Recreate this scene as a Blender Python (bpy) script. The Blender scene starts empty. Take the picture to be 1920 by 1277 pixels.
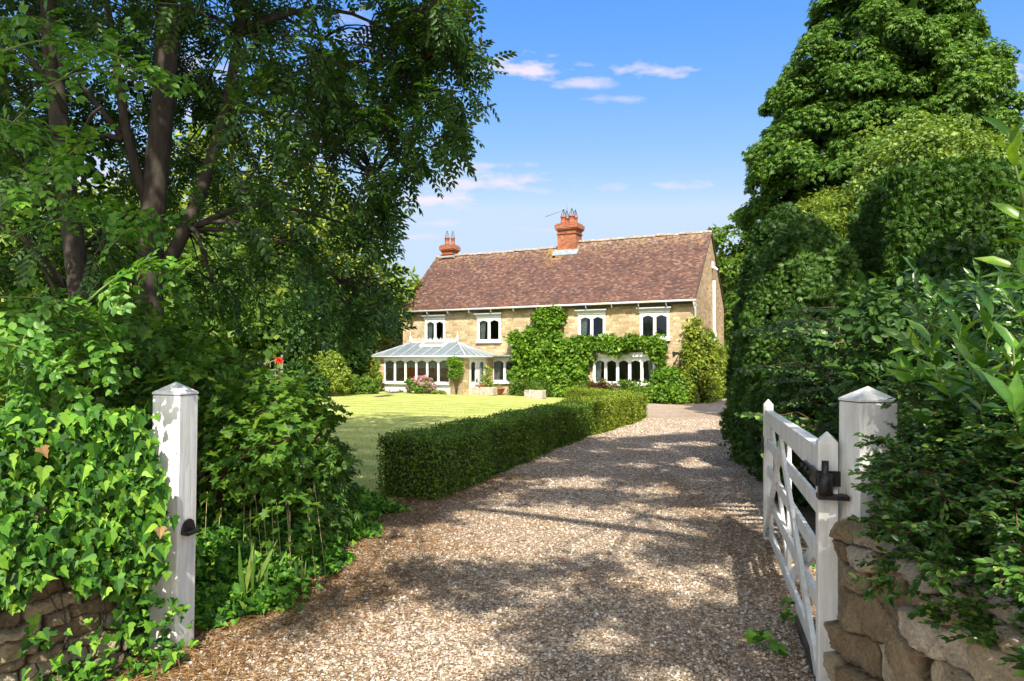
import bpy, bmesh, math
import numpy as np
from mathutils import Vector, Matrix
R = math.radians
S = bpy.context.scene
col = S.collection
rng = np.random.RandomState(11)

# ------------------------------------------------------------ camera
F = 1330.0; CX = 960.0; HY = 678.0; EYE = 1.6
cd = bpy.data.cameras.new('camera'); cam = bpy.data.objects.new('camera', cd); col.objects.link(cam)
cam.location = (0, 0, EYE); cam.rotation_euler = (R(90), 0, 0)
cd.sensor_width = 36; cd.lens = 36 * F / 1920; cd.shift_y = (HY - 638.5) / 1920
cd.clip_start = 0.05; cd.clip_end = 2000
S.camera = cam
S.render.resolution_x = 1024; S.render.resolution_y = 681

# ------------------------------------------------------------ sun, sky
SUN_AZ = Vector((0.02, -1.0)).normalized(); SUN_EL = R(48)
SUND = Vector((SUN_AZ.x * math.cos(SUN_EL), SUN_AZ.y * math.cos(SUN_EL), math.sin(SUN_EL)))
ld = bpy.data.lights.new('sun', 'SUN'); ld.energy = 4.5; ld.angle = R(0.5); ld.color = (1, 0.92, 0.79)
sun = bpy.data.objects.new('sun', ld); col.objects.link(sun)
sun.rotation_euler = SUND.to_track_quat('Z', 'Y').to_euler(); sun.location = (0, -10, 20)
S.view_settings.view_transform = 'Standard'; S.view_settings.look = 'None'
S.view_settings.exposure = 1.0; S.view_settings.gamma = 1

W = bpy.data.worlds.new('World'); S.world = W; W.use_nodes = True
def world():
    nt = W.node_tree; n = nt.nodes; L = nt.links; n.clear()
    out = n.new('ShaderNodeOutputWorld'); bg = n.new('ShaderNodeBackground'); bg.inputs[1].default_value = 0.15
    sky = n.new('ShaderNodeTexSky'); sky.sky_type = 'NISHITA'; sky.sun_disc = False
    sky.sun_elevation = SUN_EL; sky.sun_rotation = math.atan2(SUN_AZ.x, SUN_AZ.y)
    sky.air_density = 1.0; sky.dust_density = 0.6; sky.ozone_density = 1.6
    tc = n.new('ShaderNodeTexCoord')
    # clouds: small flattened banks, given as direction (x/y, z/y) in the northern sky
    sep = n.new('ShaderNodeSeparateXYZ'); L.new(tc.outputs['Generated'], sep.inputs[0])
    def m(op, a, b=None, c=None):
        k = n.new('ShaderNodeMath'); k.operation = op
        for i, v in enumerate((a, b, c)):
            if v is None: continue
            if isinstance(v, (int, float)): k.inputs[i].default_value = v
            else: L.new(v, k.inputs[i])
        return k.outputs[0]
    yy = m('MAXIMUM', sep.outputs[1], 0.02)
    u = m('DIVIDE', sep.outputs[0], yy); v = m('DIVIDE', sep.outputs[2], yy)
    cmb = n.new('ShaderNodeCombineXYZ'); L.new(u, cmb.inputs[0]); L.new(m('MULTIPLY', v, 2.6), cmb.inputs[1])
    nz = n.new('ShaderNodeTexNoise'); nz.inputs['Scale'].default_value = 19; nz.inputs['Detail'].default_value = 7; nz.inputs['Roughness'].default_value = 0.55
    L.new(cmb.outputs[0], nz.inputs['Vector'])
    warp = m('MULTIPLY_ADD', nz.outputs[0], 4.2, -2.15)
    tot = None
    for (px, py, w, h, a) in [(985, 130, 85, 16, 1), (1090, 157, 45, 10, .7), (1232, 135, 55, 12, .8), (1160, 186, 50, 8, .4),
                              (900, 340, 125, 15, .8), (830, 374, 62, 15, 1), (880, 310, 80, 7, .5), (1275, 350, 42, 7, .6),
                              (1155, 352, 30, 6, .3), (1890, 142, 60, 20, 1), (820, 420, 40, 6, .35), (980, 352, 50, 9, .6),
                              (1020, 430, 40, 5, .3), (780, 445, 45, 6, .35), (1890, 225, 90, 10, .6), (330, 150, 110, 60, .7), (600, 260, 90, 40, .6), (120, 330, 160, 60, .8), (700, 50, 60, 30, .4)]:
        cu = (px - CX) / F; cv = (HY - py) / F
        du = m('DIVIDE', m('SUBTRACT', u, cu), w * 1.3 / F); dv = m('DIVIDE', m('SUBTRACT', v, cv), h * 1.35 / F)
        dd = m('ADD', m('MULTIPLY', du, du), m('MULTIPLY', dv, dv))
        q = m('SUBTRACT', 1.0, m('SQRT', dd)); q = m('ADD', q, warp)
        q = m('MULTIPLY', m('MINIMUM', m('MAXIMUM', m('MULTIPLY', q, 0.95), 0.0), 1.0), a)
        tot = q if tot is None else m('MAXIMUM', tot, q)
    north = m('GREATER_THAN', sep.outputs[1], 0.05)
    tot = m('MULTIPLY', tot, north)
    hz = m('MULTIPLY', m('POWER', m('SUBTRACT', 1.0, m('MAXIMUM', sep.outputs[2], 0.0)), 6.0), 0.30)
    mx = n.new('ShaderNodeMix'); mx.data_type = 'RGBA'; L.new(m('MULTIPLY', tot, 0.9), mx.inputs[0])
    hs = n.new('ShaderNodeHueSaturation'); hs.inputs['Saturation'].default_value = 1.12; hs.inputs['Value'].default_value = 1.0
    tint = n.new('ShaderNodeMix'); tint.data_type = 'RGBA'; tint.blend_type = 'MULTIPLY'; tint.inputs[0].default_value = 1
    L.new(sky.outputs[0], tint.inputs[6]); tint.inputs[7].default_value = (1.06, .96, 1.10, 1)
    L.new(tint.outputs[2], hs.inputs['Color'])
    sc = n.new('ShaderNodeSeparateColor'); L.new(hs.outputs[0], sc.inputs[0]); cc = n.new('ShaderNodeCombineColor')
    L.new(m('MINIMUM', m('MULTIPLY', m('POWER', m('MULTIPLY', sc.outputs[0], 1 / 1.05), 1.7), .50), 2.1), cc.inputs[0])
    L.new(m('MINIMUM', m('MULTIPLY', m('POWER', m('MULTIPLY', sc.outputs[1], 1 / 1.78), .9), 1.38), 2.65), cc.inputs[1])
    L.new(m('MINIMUM', sc.outputs[2], 3.4), cc.inputs[2])
    # unseen bright cloud added overhead and to the south as neutral fill light
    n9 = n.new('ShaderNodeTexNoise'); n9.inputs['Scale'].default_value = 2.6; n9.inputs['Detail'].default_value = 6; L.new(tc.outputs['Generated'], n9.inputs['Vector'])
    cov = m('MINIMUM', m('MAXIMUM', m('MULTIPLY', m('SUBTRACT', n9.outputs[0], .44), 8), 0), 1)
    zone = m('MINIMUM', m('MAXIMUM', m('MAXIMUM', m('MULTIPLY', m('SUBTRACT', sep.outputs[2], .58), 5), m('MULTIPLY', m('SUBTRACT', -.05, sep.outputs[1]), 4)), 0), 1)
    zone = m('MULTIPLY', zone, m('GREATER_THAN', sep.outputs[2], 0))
    fillc = n.new('ShaderNodeMix'); fillc.data_type = 'RGBA'; L.new(m('MULTIPLY', cov, zone), fillc.inputs[0]); L.new(cc.outputs[0], fillc.inputs[6]); fillc.inputs[7].default_value = (8.4, 8.2, 7.9, 1)
    L.new(fillc.outputs[2], mx.inputs[6]); mx.inputs[7].default_value = (3.3, 2.95, 3.3, 1)
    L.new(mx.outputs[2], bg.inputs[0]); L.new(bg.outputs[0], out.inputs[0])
world()

# ------------------------------------------------------------ helpers
def at(px, py, Y):
    return np.array([(px - CX) / F * Y, Y, EYE + (HY - py) / F * Y])
def gz(x, y):
    return -0.4 * np.clip((np.asarray(x, float) + 6) / 14, 0, 1) * np.clip((np.asarray(y, float) - 5) / 29, 0, 1)

def newmat(name):
    m = bpy.data.materials.new(name); m.use_nodes = True
    nt = m.node_tree; b = nt.nodes['Principled BSDF']
    return m, nt.nodes, nt.links, b
def ramp(n, stops, interp='LINEAR'):
    r = n.new('ShaderNodeValToRGB'); r.color_ramp.interpolation = interp
    while len(r.color_ramp.elements) < len(stops): r.color_ramp.elements.new(0.5)
    for e, (p, c) in zip(r.color_ramp.elements, stops):
        e.position = p; e.color = (c[0], c[1], c[2], 1)
    return r
def noise(n, L, scale, detail=4, rough=.55, vec=None, dist=0):
    t = n.new('ShaderNodeTexNoise'); t.inputs['Scale'].default_value = scale; t.inputs['Detail'].default_value = detail
    t.inputs['Roughness'].default_value = rough; t.inputs['Distortion'].default_value = dist
    if vec is not None: L.new(vec, t.inputs['Vector'])
    return t
def mixc(n, L, fac, a, b, mode='MIX'):
    k = n.new('ShaderNodeMix'); k.data_type = 'RGBA'; k.blend_type = mode
    for i, v in ((0, fac), (6, a), (7, b)):
        if isinstance(v, (int, float)): k.inputs[i].default_value = v
        elif isinstance(v, tuple): k.inputs[i].default_value = (*v[:3], 1)
        else: L.new(v, k.inputs[i])
    return k.outputs[2]
def bump(n, L, b, h, dist=.01, strength=.6):
    k = n.new('ShaderNodeBump'); k.inputs['Distance'].default_value = dist; k.inputs['Strength'].default_value = strength
    L.new(h, k.inputs['Height']); L.new(k.outputs[0], b.inputs['Normal']); return k
def objvec(n): return n.new('ShaderNodeTexCoord').outputs['Object']

def leaf_mat(name, stops, trans=.35, rough=.5, spec=.4, patch=2.0, patchamt=.5):
    m, n, L, b = newmat(name)
    g = n.new('ShaderNodeNewGeometry')
    r = ramp(n, stops); L.new(g.outputs['Random Per Island'], r.inputs[0])
    nz = noise(n, L, patch, 3, vec=objvec(n))
    r2 = ramp(n, [(.3, (.62, .66, .6)), (.7, (1.25, 1.2, 1.0))]); L.new(nz.outputs[0], r2.inputs[0])
    c = mixc(n, L, patchamt, r.outputs[0], mixc(n, L, 1.0, r.outputs[0], r2.outputs[0], 'MULTIPLY'))
    n8 = noise(n, L, 38, 4, .7, vec=objvec(n)); r8 = ramp(n, [(.3, (.72, .76, .7)), (.68, (1.18, 1.12, 1.05))]); L.new(n8.outputs[0], r8.inputs[0]); c = mixc(n, L, 1.0, c, r8.outputs[0], 'MULTIPLY')
    L.new(c, b.inputs['Base Color']); b.inputs['Roughness'].default_value = rough
    b.inputs['Specular IOR Level'].default_value = spec
    t = n.new('ShaderNodeBsdfTranslucent')
    tcol = mixc(n, L, 1.0, c, (1.35, 1.25, .45), 'MULTIPLY'); L.new(tcol, t.inputs['Color'])
    mx = n.new('ShaderNodeMixShader'); mx.inputs[0].default_value = trans
    L.new(b.outputs[0], mx.inputs[1]); L.new(t.outputs[0], mx.inputs[2])
    L.new(mx.outputs[0], n['Material Output'].inputs[0])
    return m
def plain(name, c, rough=.6, nscale=8, amt=.2, bd=.0, metal=0, spec=.4):
    m, n, L, b = newmat(name)
    nz = noise(n, L, nscale, 5, vec=objvec(n))
    lo = tuple(x * (1 - amt) for x in c); hi = tuple(min(1, x * (1 + amt)) for x in c)
    r = ramp(n, [(.3, lo), (.7, hi)]); L.new(nz.outputs[0], r.inputs[0]); L.new(r.outputs[0], b.inputs['Base Color'])
    b.inputs['Roughness'].default_value = rough; b.inputs['Metallic'].default_value = metal; b.inputs['Specular IOR Level'].default_value = spec
    if bd: bump(n, L, b, nz.outputs[0], bd)
    return m

def tag(o, label=None, cat=None, group=None, kind=None):
    if label: o['label'] = label
    if cat: o['category'] = cat
    if group: o['group'] = group
    if kind: o['kind'] = kind
    return o
def empty(name, loc=(0, 0, 0), rz=0, label=None, cat=None, group=None):
    o = bpy.data.objects.new(name, None); col.objects.link(o); o.location = tuple(loc); o.rotation_euler = (0, 0, rz)
    o.empty_display_size = .1
    return tag(o, label, cat, group)
def link(name, me, mat, parent=None):
    o = bpy.data.objects.new(name, me); col.objects.link(o)
    if mat is not None:
        for x in (mat if isinstance(mat, (list, tuple)) else [mat]): me.materials.append(x)
    if parent is not None: o.parent = parent
    return o
def arrmesh(name, V, Fa, smooth=False):
    V = np.ascontiguousarray(V, np.float32).reshape(-1, 3); Fa = np.ascontiguousarray(Fa, np.int32)
    me = bpy.data.meshes.new(name); k = Fa.shape[1]
    me.vertices.add(len(V)); me.vertices.foreach_set('co', V.ravel())
    me.loops.add(Fa.size); me.loops.foreach_set('vertex_index', Fa.ravel())
    me.polygons.add(len(Fa)); me.polygons.foreach_set('loop_start', np.arange(0, Fa.size, k, dtype=np.int32))
    try: me.polygons.foreach_set('loop_total', np.full(len(Fa), k, np.int32))
    except Exception: pass
    me.update(calc_edges=True); me.validate()
    if smooth: me.polygons.foreach_set('use_smooth', np.ones(len(me.polygons), bool))
    return me

class MB:   # collects shapes for ONE mesh
    def __init__(s): s.v = []; s.f = []; s.sm = []; s.mi = []
    def add(s, vs, fs, smooth=False, mi=0):
        o = len(s.v); s.v += [tuple(map(float, v)) for v in vs]
        for f in fs: s.f.append([i + o for i in f]); s.sm.append(smooth); s.mi.append(mi)
        return s
    def box(s, a, b, mi=0):
        x0, y0, z0 = a; x1, y1, z1 = b
        return s.add([(x0, y0, z0), (x1, y0, z0), (x1, y1, z0), (x0, y1, z0), (x0, y0, z1), (x1, y0, z1), (x1, y1, z1), (x0, y1, z1)],
                     [(0, 3, 2, 1), (4, 5, 6, 7), (0, 1, 5, 4), (1, 2, 6, 5), (2, 3, 7, 6), (3, 0, 4, 7)], mi=mi)
    def bar(s, p, q, w, h, up=(0, 0, 1)):      # rectangular bar from p to q
        p = Vector(p); q = Vector(q); d = (q - p).normalized(); u = Vector(up); sd = d.cross(u).normalized(); u = sd.cross(d).normalized()
        vs = []
        for c in (p, q):
            for a, b in ((-1, -1), (1, -1), (1, 1), (-1, 1)): vs.append(c + sd * (a * w / 2) + u * (b * h / 2))
        return s.add(vs, [(0, 1, 2, 3), (7, 6, 5, 4), (0, 4, 5, 1), (1, 5, 6, 2), (2, 6, 7, 3), (3, 7, 4, 0)])
    def tube(s, pts, rad, n=8, smooth=True):
        pts = [Vector(p) for p in pts]; k = len(pts)
        if not hasattr(rad, '__len__'): rad = [rad] * k
        vs = []; ref = Vector((.37, .81, .45)).normalized()
        for i, p in enumerate(pts):
            d = (pts[min(i + 1, k - 1)] - pts[max(i - 1, 0)])
            d = d.normalized() if d.length > 1e-9 else Vector((0, 0, 1))
            a = d.cross(ref)
            if a.length < .05: a = d.cross(Vector((1, 0, 0)))
            a.normalize(); b = d.cross(a)
            for j in range(n):
                t = 2 * math.pi * j / n; vs.append(p + (a * math.cos(t) + b * math.sin(t)) * rad[i])
        fs = [(i * n + j, i * n + (j + 1) % n, (i + 1) * n + (j + 1) % n, (i + 1) * n + j) for i in range(k - 1) for j in range(n)]
        fs += [tuple(range(n))[::-1], tuple((k - 1) * n + j for j in range(n))]
        return s.add(vs, fs, smooth)
    def lathe(s, prof, c=(0, 0, 0), n=16, smooth=True):
        vs = []; m = len(prof)
        for r, z in prof:
            for j in range(n):
                t = 2 * math.pi * j / n; vs.append((c[0] + r * math.cos(t), c[1] + r * math.sin(t), c[2] + z))
        fs = [(i * n + j, i * n + (j + 1) % n, (i + 1) * n + (j + 1) % n, (i + 1) * n + j) for i in range(m - 1) for j in range(n)]
        fs += [tuple(range(n))[::-1], tuple((m - 1) * n + j for j in range(n))]
        return s.add(vs, fs, smooth)
    def build(s, name, mat, parent=None, bevel=0):
        me = bpy.data.meshes.new(name); me.from_pydata(s.v, [], s.f); me.update()
        me.polygons.foreach_set('use_smooth', s.sm)
        if any(s.mi): me.polygons.foreach_set('material_index', s.mi)
        o = link(name, me, mat, parent)
        if bevel:
            b = o.modifiers.new('bevel', 'BEVEL'); b.width = bevel; b.segments = 2; b.limit_method = 'ANGLE'
        return o

def holed(outer, holes, thick, tf):       # plate with openings; 2-D outline mapped by tf(u, v, w)
    bm = bmesh.new()
    def loop(pts):
        vs = [bm.verts.new((p[0], 0, p[1])) for p in pts]
        return [bm.edges.new((vs[i], vs[(i + 1) % len(vs)])) for i in range(len(vs))]
    E = loop(outer)
    for h in holes: E += loop(h)
    bmesh.ops.triangle_fill(bm, use_beauty=True, use_dissolve=False, edges=E, normal=(0, -1, 0))
    fs = list(bm.faces)
    r = bmesh.ops.extrude_face_region(bm, geom=fs)
    for v in [g for g in r['geom'] if isinstance(g, bmesh.types.BMVert)]: v.co.y += thick
    bmesh.ops.recalc_face_normals(bm, faces=bm.faces)
    for v in bm.verts: v.co = Vector(tf(v.co.x, v.co.z, v.co.y))
    bmesh.ops.recalc_face_normals(bm, faces=bm.faces)
    return bm
def bmobj(name, bm, mat, parent=None):
    me = bpy.data.meshes.new(name); bm.to_mesh(me); bm.free(); return link(name, me, mat, parent)

# ---- leaves
def tpl_kite(w=.26, bend=.1):
    return np.array([(0, 0, 0), (w, .42, bend), (0, 1, -bend), (-w, .42, bend)], float), np.array([(0, 1, 2, 3)])
def tpl_oval(w=.25, fold=.12, curl=.18):
    vs = []; fs = []
    for i, v in enumerate((0, .25, .6, 1)):
        hw = (0.02, .85, 1, .02)[i] * w; z = -curl * v * v
        vs += [(-hw, v, z + fold * hw / w * .6), (0, v, z), (hw, v, z + fold * hw / w * .6)]
    for i in range(3):
        a = i * 3; fs += [(a, a + 1, a + 4, a + 3), (a + 1, a + 2, a + 5, a + 4)]
    return np.array(vs, float), np.array(fs)
def tpl_lobed(pts, fold=.25, curl=.15):
    half = [(u, v, abs(u) * fold - curl * v * v) for u, v in pts]
    k = len(half); vs = half + [(-u, v, z) for u, v, z in half]
    return np.array(vs, float), np.array([list(range(k)), [k + i for i in range(k)][::-1]])
def tpl_compound(pairs=5, lw=.085, ll=.3, narrow=.3):
    V = []; Fc = []
    kv, kf = tpl_leaf(narrow, .08, .15); nv_ = len(kv)
    specs = []
    for i in range(pairs):
        t = .16 + .74 * i / max(1, pairs - 1)
        for sx in (-1, 1): specs.append((t, sx * R(58 - 12 * t), ll * (1 - .35 * abs(t - .55))))
    specs.append((.95, 0, ll * .8))
    for t, a, l in specs:
        c, s_ = math.cos(a), math.sin(a)
        p = kv * l
        q = np.stack([p[:, 0] * c + p[:, 1] * s_, -p[:, 0] * s_ + p[:, 1] * c + t, p[:, 2] - .28 * t * t - .18 * l * (p[:, 1] / l)], 1)
        Fc.append(kf + len(V) * nv_); V.append(q)
    return np.concatenate(V), np.concatenate(Fc)
def tpl_leaf(w=.3, fold=.1, curl=.12):
    V = np.array([(0, 0, 0), (w * .85, .3, fold - curl * .1), (w * .8, .66, fold - curl * .45), (0, 1, -curl), (-w * .8, .66, fold - curl * .45), (-w * .85, .3, fold - curl * .1)], float)
    return V, np.array([(0, 1, 2, 3), (0, 3, 4, 5)])
KITE = tpl_kite(); KITEW = tpl_kite(.36, .1); LEAF = tpl_leaf(.3); NARROW = tpl_kite(.13, .05); OVAL = tpl_oval(); LAUREL = tpl_oval(.15, .1, .22)
IVY = tpl_lobed([(0, .03), (.14, -.13), (.38, -.09), (.55, .15), (.33, .30), (.33, .50), (.15, .68), (0, 1.0)], .3, .2)
MAPLE = tpl_lobed([(0, 0), (.42, .02), (.3, .3), (.5, .58), (.2, .62), (0, 1.0)], .2, .2)
ASH = tpl_compound(5, narrow=.24); ROSE = tpl_compound(3, ll=.42, narrow=.36)
def fan(k, w, l, droop=.15, spread=70):
    V = []; Fc = []
    kv, kf = tpl_kite(w, .03)
    for i in range(k):
        a = R(spread) * (i / (k - 1) - .5) * 2 * .9; ll = l * (1 - .35 * abs(i / (k - 1) - .5) * 2)
        p = kv * ll; c, s_ = math.cos(a), math.sin(a)
        q = np.stack([p[:, 0] * c + p[:, 1] * s_, -p[:, 0] * s_ + p[:, 1] * c, p[:, 2] - droop * (p[:, 1] / ll) ** 2 + .04 * ((i * 7) % 3 - 1)], 1)
        Fc.append(kf + i * 4); V.append(q)
    return np.concatenate(V), np.concatenate(Fc)
FAN = fan(5, .16, 1.0); FANN = fan(6, .11, 1.0, .25, 60)
def unit(a): return a / (np.linalg.norm(a, axis=1, keepdims=True) + 1e-9)
def leaves(P, D, N, Sz, T):
    V, Fc = T; D = unit(D); X = unit(np.cross(D, N)); Nn = np.cross(X, D)
    out = P[:, None, :] + Sz[:, None, None] * (V[None, :, 0, None] * X[:, None, :] + V[None, :, 1, None] * D[:, None, :] + V[None, :, 2, None] * Nn[:, None, :])
    f = (Fc[None] + (np.arange(len(P)) * len(V))[:, None, None]).reshape(-1, Fc.shape[1])
    return out.reshape(-1, 3), f
def foliage(name, parent, mat, sets, T):
    Vs = []; Fs = []; o = 0
    for (P, D, N, Sz) in sets:
        v, f = leaves(P, D, N, Sz, T); Vs.append(v); Fs.append(f + o); o += len(v)
    V = np.concatenate(Vs)
    if parent is not None:
        V = V - np.array(parent.location)
    return link(name, arrmesh(name, V, np.concatenate(Fs)), mat, parent)
def rnd(n): return rng.normal(size=(n, 3))
def clump(C, Rr, n, size, out=None, outb=.8, droop=.2, upn=.5, flat=1.0, jit=.35, shell=.5, along=0.0):
    """leaves for clumps C (K,3) radius Rr; leaves lie in the shell of each clump, more of them on its outer side"""
    C = np.asarray(C, float); K = len(C); Rr = np.broadcast_to(Rr, (K,))
    idx = np.repeat(np.arange(K), n); d = unit(rnd(K * n))
    if out is not None:
        o = unit(np.asarray(out, float))[idx]; d = unit(d + outb * o)
    u = (shell + (1 - shell) * rng.rand(K * n))[:, None] ** .8
    dd = d.copy(); dd[:, 2] *= flat
    P = C[idx] + Rr[idx, None] * dd * u
    N = unit(d * .7 + np.array([0, 0, upn]) + rnd(K * n) * .45)
    D = unit(np.cross(N, rnd(K * n)) + d * (.5 + along) + np.array([0, 0, -droop]))
    Sz = size * (1 + jit * rng.normal(size=K * n)).clip(.5, 1.7)
    return P, D, N, Sz
def ellips(c, r, K, lo=-1.0, jit=.08, zpow=1):
    d = unit(rnd(K * 3)); d = d[d[:, 2] > lo][:K]
    P = np.array(c) + d * np.array(r) * (1 + jit * rng.normal(size=(len(d), 1)))
    return P, d / np.array(r)

# ------------------------------------------------------------ materials
def gravel_mat(name, needle=True):
    m, n, L, b = newmat(name)
    v = objvec(n)
    vo = n.new('ShaderNodeTexVoronoi'); vo.inputs['Scale'].default_value = 42; L.new(v, vo.inputs['Vector'])
    hs = n.new('ShaderNodeSeparateColor'); L.new(vo.outputs['Color'], hs.inputs[0])
    r = ramp(n, [(0, (.22, .16, .11)), (.3, (.40, .31, .225)), (.55, (.52, .43, .33)), (.8, (.66, .55, .43)), (1, (.82, .76, .68))])
    L.new(hs.outputs[0], r.inputs[0])
    d = ramp(n, [(.0, (1, 1, 1)), (.6, (.48, .43, .38))]); L.new(vo.outputs['Distance'], d.inputs[0])
    c = mixc(n, L, .75, r.outputs[0], d.outputs[0], 'MULTIPLY')
    # ochre pine-needle litter and moss, drifts of their own shape
    nz = noise(n, L, 1.1, 5, .6, v); lr = ramp(n, [(.47, (0, 0, 0)), (.66, (1, 1, 1))]); L.new(nz.outputs[0], lr.inputs[0])
    nz2 = noise(n, L, 60, 3, .7, v); l2 = ramp(n, [(.35, (.16, .075, .03)), (.7, (.42, .24, .10))]); L.new(nz2.outputs[0], l2.inputs[0])
    f = mixc(n, L, 1.0, lr.outputs[0], (.55, .55, .55), 'MULTIPLY')
    c = mixc(n, L, f, c, l2.outputs[0])
    nz3 = noise(n, L, 2.3, 4, .6, v); l3 = ramp(n, [(.63, (0, 0, 0)), (.72, (.4, .4, .4))]); L.new(nz3.outputs[0], l3.inputs[0])
    c = mixc(n, L, l3.outputs[0], c, (.17, .17, .05))
    L.new(c, b.inputs['Base Color']); b.inputs['Roughness'].default_value = .85; b.inputs['Specular IOR Level'].default_value = .25
    inv = n.new('ShaderNodeMath'); inv.operation = 'SUBTRACT'; inv.inputs[0].default_value = 1; L.new(vo.outputs['Distance'], inv.inputs[1])
    bump(n, L, b, inv.outputs[0], .018, .9)
    return m
M = {}
M['gravel'] = gravel_mat('gravel')
def pebble_mat():
    m, n, L, b = newmat('pebble'); g = n.new('ShaderNodeNewGeometry')
    r = ramp(n, [(0, (.14, .095, .065)), (.25, (.29, .215, .15)), (.5, (.43, .345, .25)), (.75, (.53, .455, .365)), (.90, (.60, .53, .45)), (1, (.75, .71, .65))])
    L.new(g.outputs['Random Per Island'], r.inputs[0]); nz = noise(n, L, 120, 2, vec=objvec(n))
    c = mixc(n, L, .3, r.outputs[0], nz.outputs[0], 'OVERLAY'); L.new(c, b.inputs['Base Color'])
    b.inputs['Roughness'].default_value = .75; return m
M['pebble'] = pebble_mat()
def soil_mat():
    m, n, L, b = newmat('soil'); v = objvec(n)
    nz = noise(n, L, 6, 8, .65, v); r = ramp(n, [(.3, (.025, .018, .01)), (.55, (.07, .048, .025)), (.75, (.10, .085, .03))]); L.new(nz.outputs[0], r.inputs[0])
    L.new(r.outputs[0], b.inputs['Base Color']); b.inputs['Roughness'].default_value = .95; bump(n, L, b, nz.outputs[0], .05); return m
M['soil'] = soil_mat()
def lawn_mat():
    m, n, L, b = newmat('lawn'); v = objvec(n)
    mp = n.new('ShaderNodeMapping'); mp.inputs['Rotation'].default_value = (0, 0, R(12)); L.new(v, mp.inputs['Vector'])
    wv = n.new('ShaderNodeTexWave'); wv.wave_type = 'BANDS'; wv.bands_direction = 'Y'; wv.inputs['Scale'].default_value = .25
    wv.inputs['Distortion'].default_value = .5; wv.inputs['Detail'].default_value = 2; wv.inputs['Detail Scale'].default_value = .6; L.new(mp.outputs[0], wv.inputs['Vector'])
    r = ramp(n, [(.2, (.30, .345, .10)), (.8, (.40, .41, .145))]); L.new(wv.outputs[0], r.inputs[0])
    nz = noise(n, L, 1.2, 6, .6, v); r2 = ramp(n, [(.3, (.75, .85, .6)), (.7, (1.2, 1.12, 1.1))]); L.new(nz.outputs[0], r2.inputs[0])
    c = mixc(n, L, 1.0, r.outputs[0], r2.outputs[0], 'MULTIPLY')
    n3 = noise(n, L, 45, 3, .7, v); r3 = ramp(n, [(.3, (.65, .7, .6)), (.7, (1.25, 1.2, 1.2))]); L.new(n3.outputs[0], r3.inputs[0])
    c = mixc(n, L, 1.0, c, r3.outputs[0], 'MULTIPLY')
    L.new(c, b.inputs['Base Color']); b.inputs['Roughness'].default_value = .9; b.inputs['Specular IOR Level'].default_value = .2
    bump(n, L, b, n3.outputs[0], .02); return m
M['lawn'] = lawn_mat()
def stone_mat(name, c1, c2, c3, mortar, bw=.34, rh=.15, sc=1.0, patch=None):
    m, n, L, b = newmat(name)
    tc = objvec(n); sp = n.new('ShaderNodeSeparateXYZ'); L.new(tc, sp.inputs[0])
    ad = n.new('ShaderNodeMath'); ad.operation = 'ADD'; L.new(sp.outputs[0], ad.inputs[0]); L.new(sp.outputs[1], ad.inputs[1])
    cb = n.new('ShaderNodeCombineXYZ'); L.new(ad.outputs[0], cb.inputs[0]); L.new(sp.outputs[2], cb.inputs[1])
    nz = noise(n, L, 2.2, 3, vec=cb.outputs[0]); off = n.new('ShaderNodeVectorMath'); off.operation = 'MULTIPLY_ADD'
    L.new(nz.outputs['Color'], off.inputs[0]); off.inputs[1].default_value = (.1, .06, 0); L.new(cb.outputs[0], off.inputs[2])
    br = n.new('ShaderNodeTexBrick'); L.new(off.outputs[0], br.inputs['Vector']); br.inputs['Scale'].default_value = 1
    br.inputs['Brick Width'].default_value = bw; br.inputs['Row Height'].default_value = rh; br.inputs['Mortar Size'].default_value = .009
    br.inputs['Mortar Smooth'].default_value = .3; br.inputs['Bias'].default_value = 0
    br.inputs['Color1'].default_value = (0, 0, 0, 1); br.inputs['Color2'].default_value = (1, 1, 1, 1); br.inputs['Mortar'].default_value = (.5, .5, .5, 1)
    r = ramp(n, [(.0, c1), (.5, c2), (1, c3)]); L.new(br.outputs[0], r.inputs[0])
    n2 = noise(n, L, 9, 6, .65, tc); r2 = ramp(n, [(.3, (.72, .7, .66)), (.7, (1.2, 1.18, 1.15))]); L.new(n2.outputs[0], r2.inputs[0])
    c = mixc(n, L, 1.0, r.outputs[0], r2.outputs[0], 'MULTIPLY')
    c = mixc(n, L, br.outputs['Fac'], c, mortar)
    n4 = noise(n, L, .5, 4, .6, tc); r4 = ramp(n, [(.35, (.84, .82, .78)), (.65, (1.1, 1.05, 1.0))]); L.new(n4.outputs[0], r4.inputs[0])
    c = mixc(n, L, 1.0, c, r4.outputs[0], 'MULTIPLY')
    L.new(c, b.inputs['Base Color']); b.inputs['Roughness'].default_value = .9; b.inputs['Specular IOR Level'].default_value = .2
    h = n.new('ShaderNodeMath'); h.operation = 'SUBTRACT'; L.new(n2.outputs[0], h.inputs[0]); L.new(br.outputs['Fac'], h.inputs[1])
    bump(n, L, b, h.outputs[0], .02, .7); return m
M['stone'] = stone_mat('cottage_stone', (.36, .28, .165), (.47, .385, .25), (.58, .50, .36), (.47, .39, .27))
M['palestone'] = stone_mat('pale_stone', (.42, .32, .18), (.55, .44, .28), (.66, .57, .40), (.42, .34, .22), .42, .16)
M['brick'] = stone_mat('red_brick', (.26, .075, .04), (.36, .115, .055), (.43, .17, .09), (.36, .24, .17), .23, .075)
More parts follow.
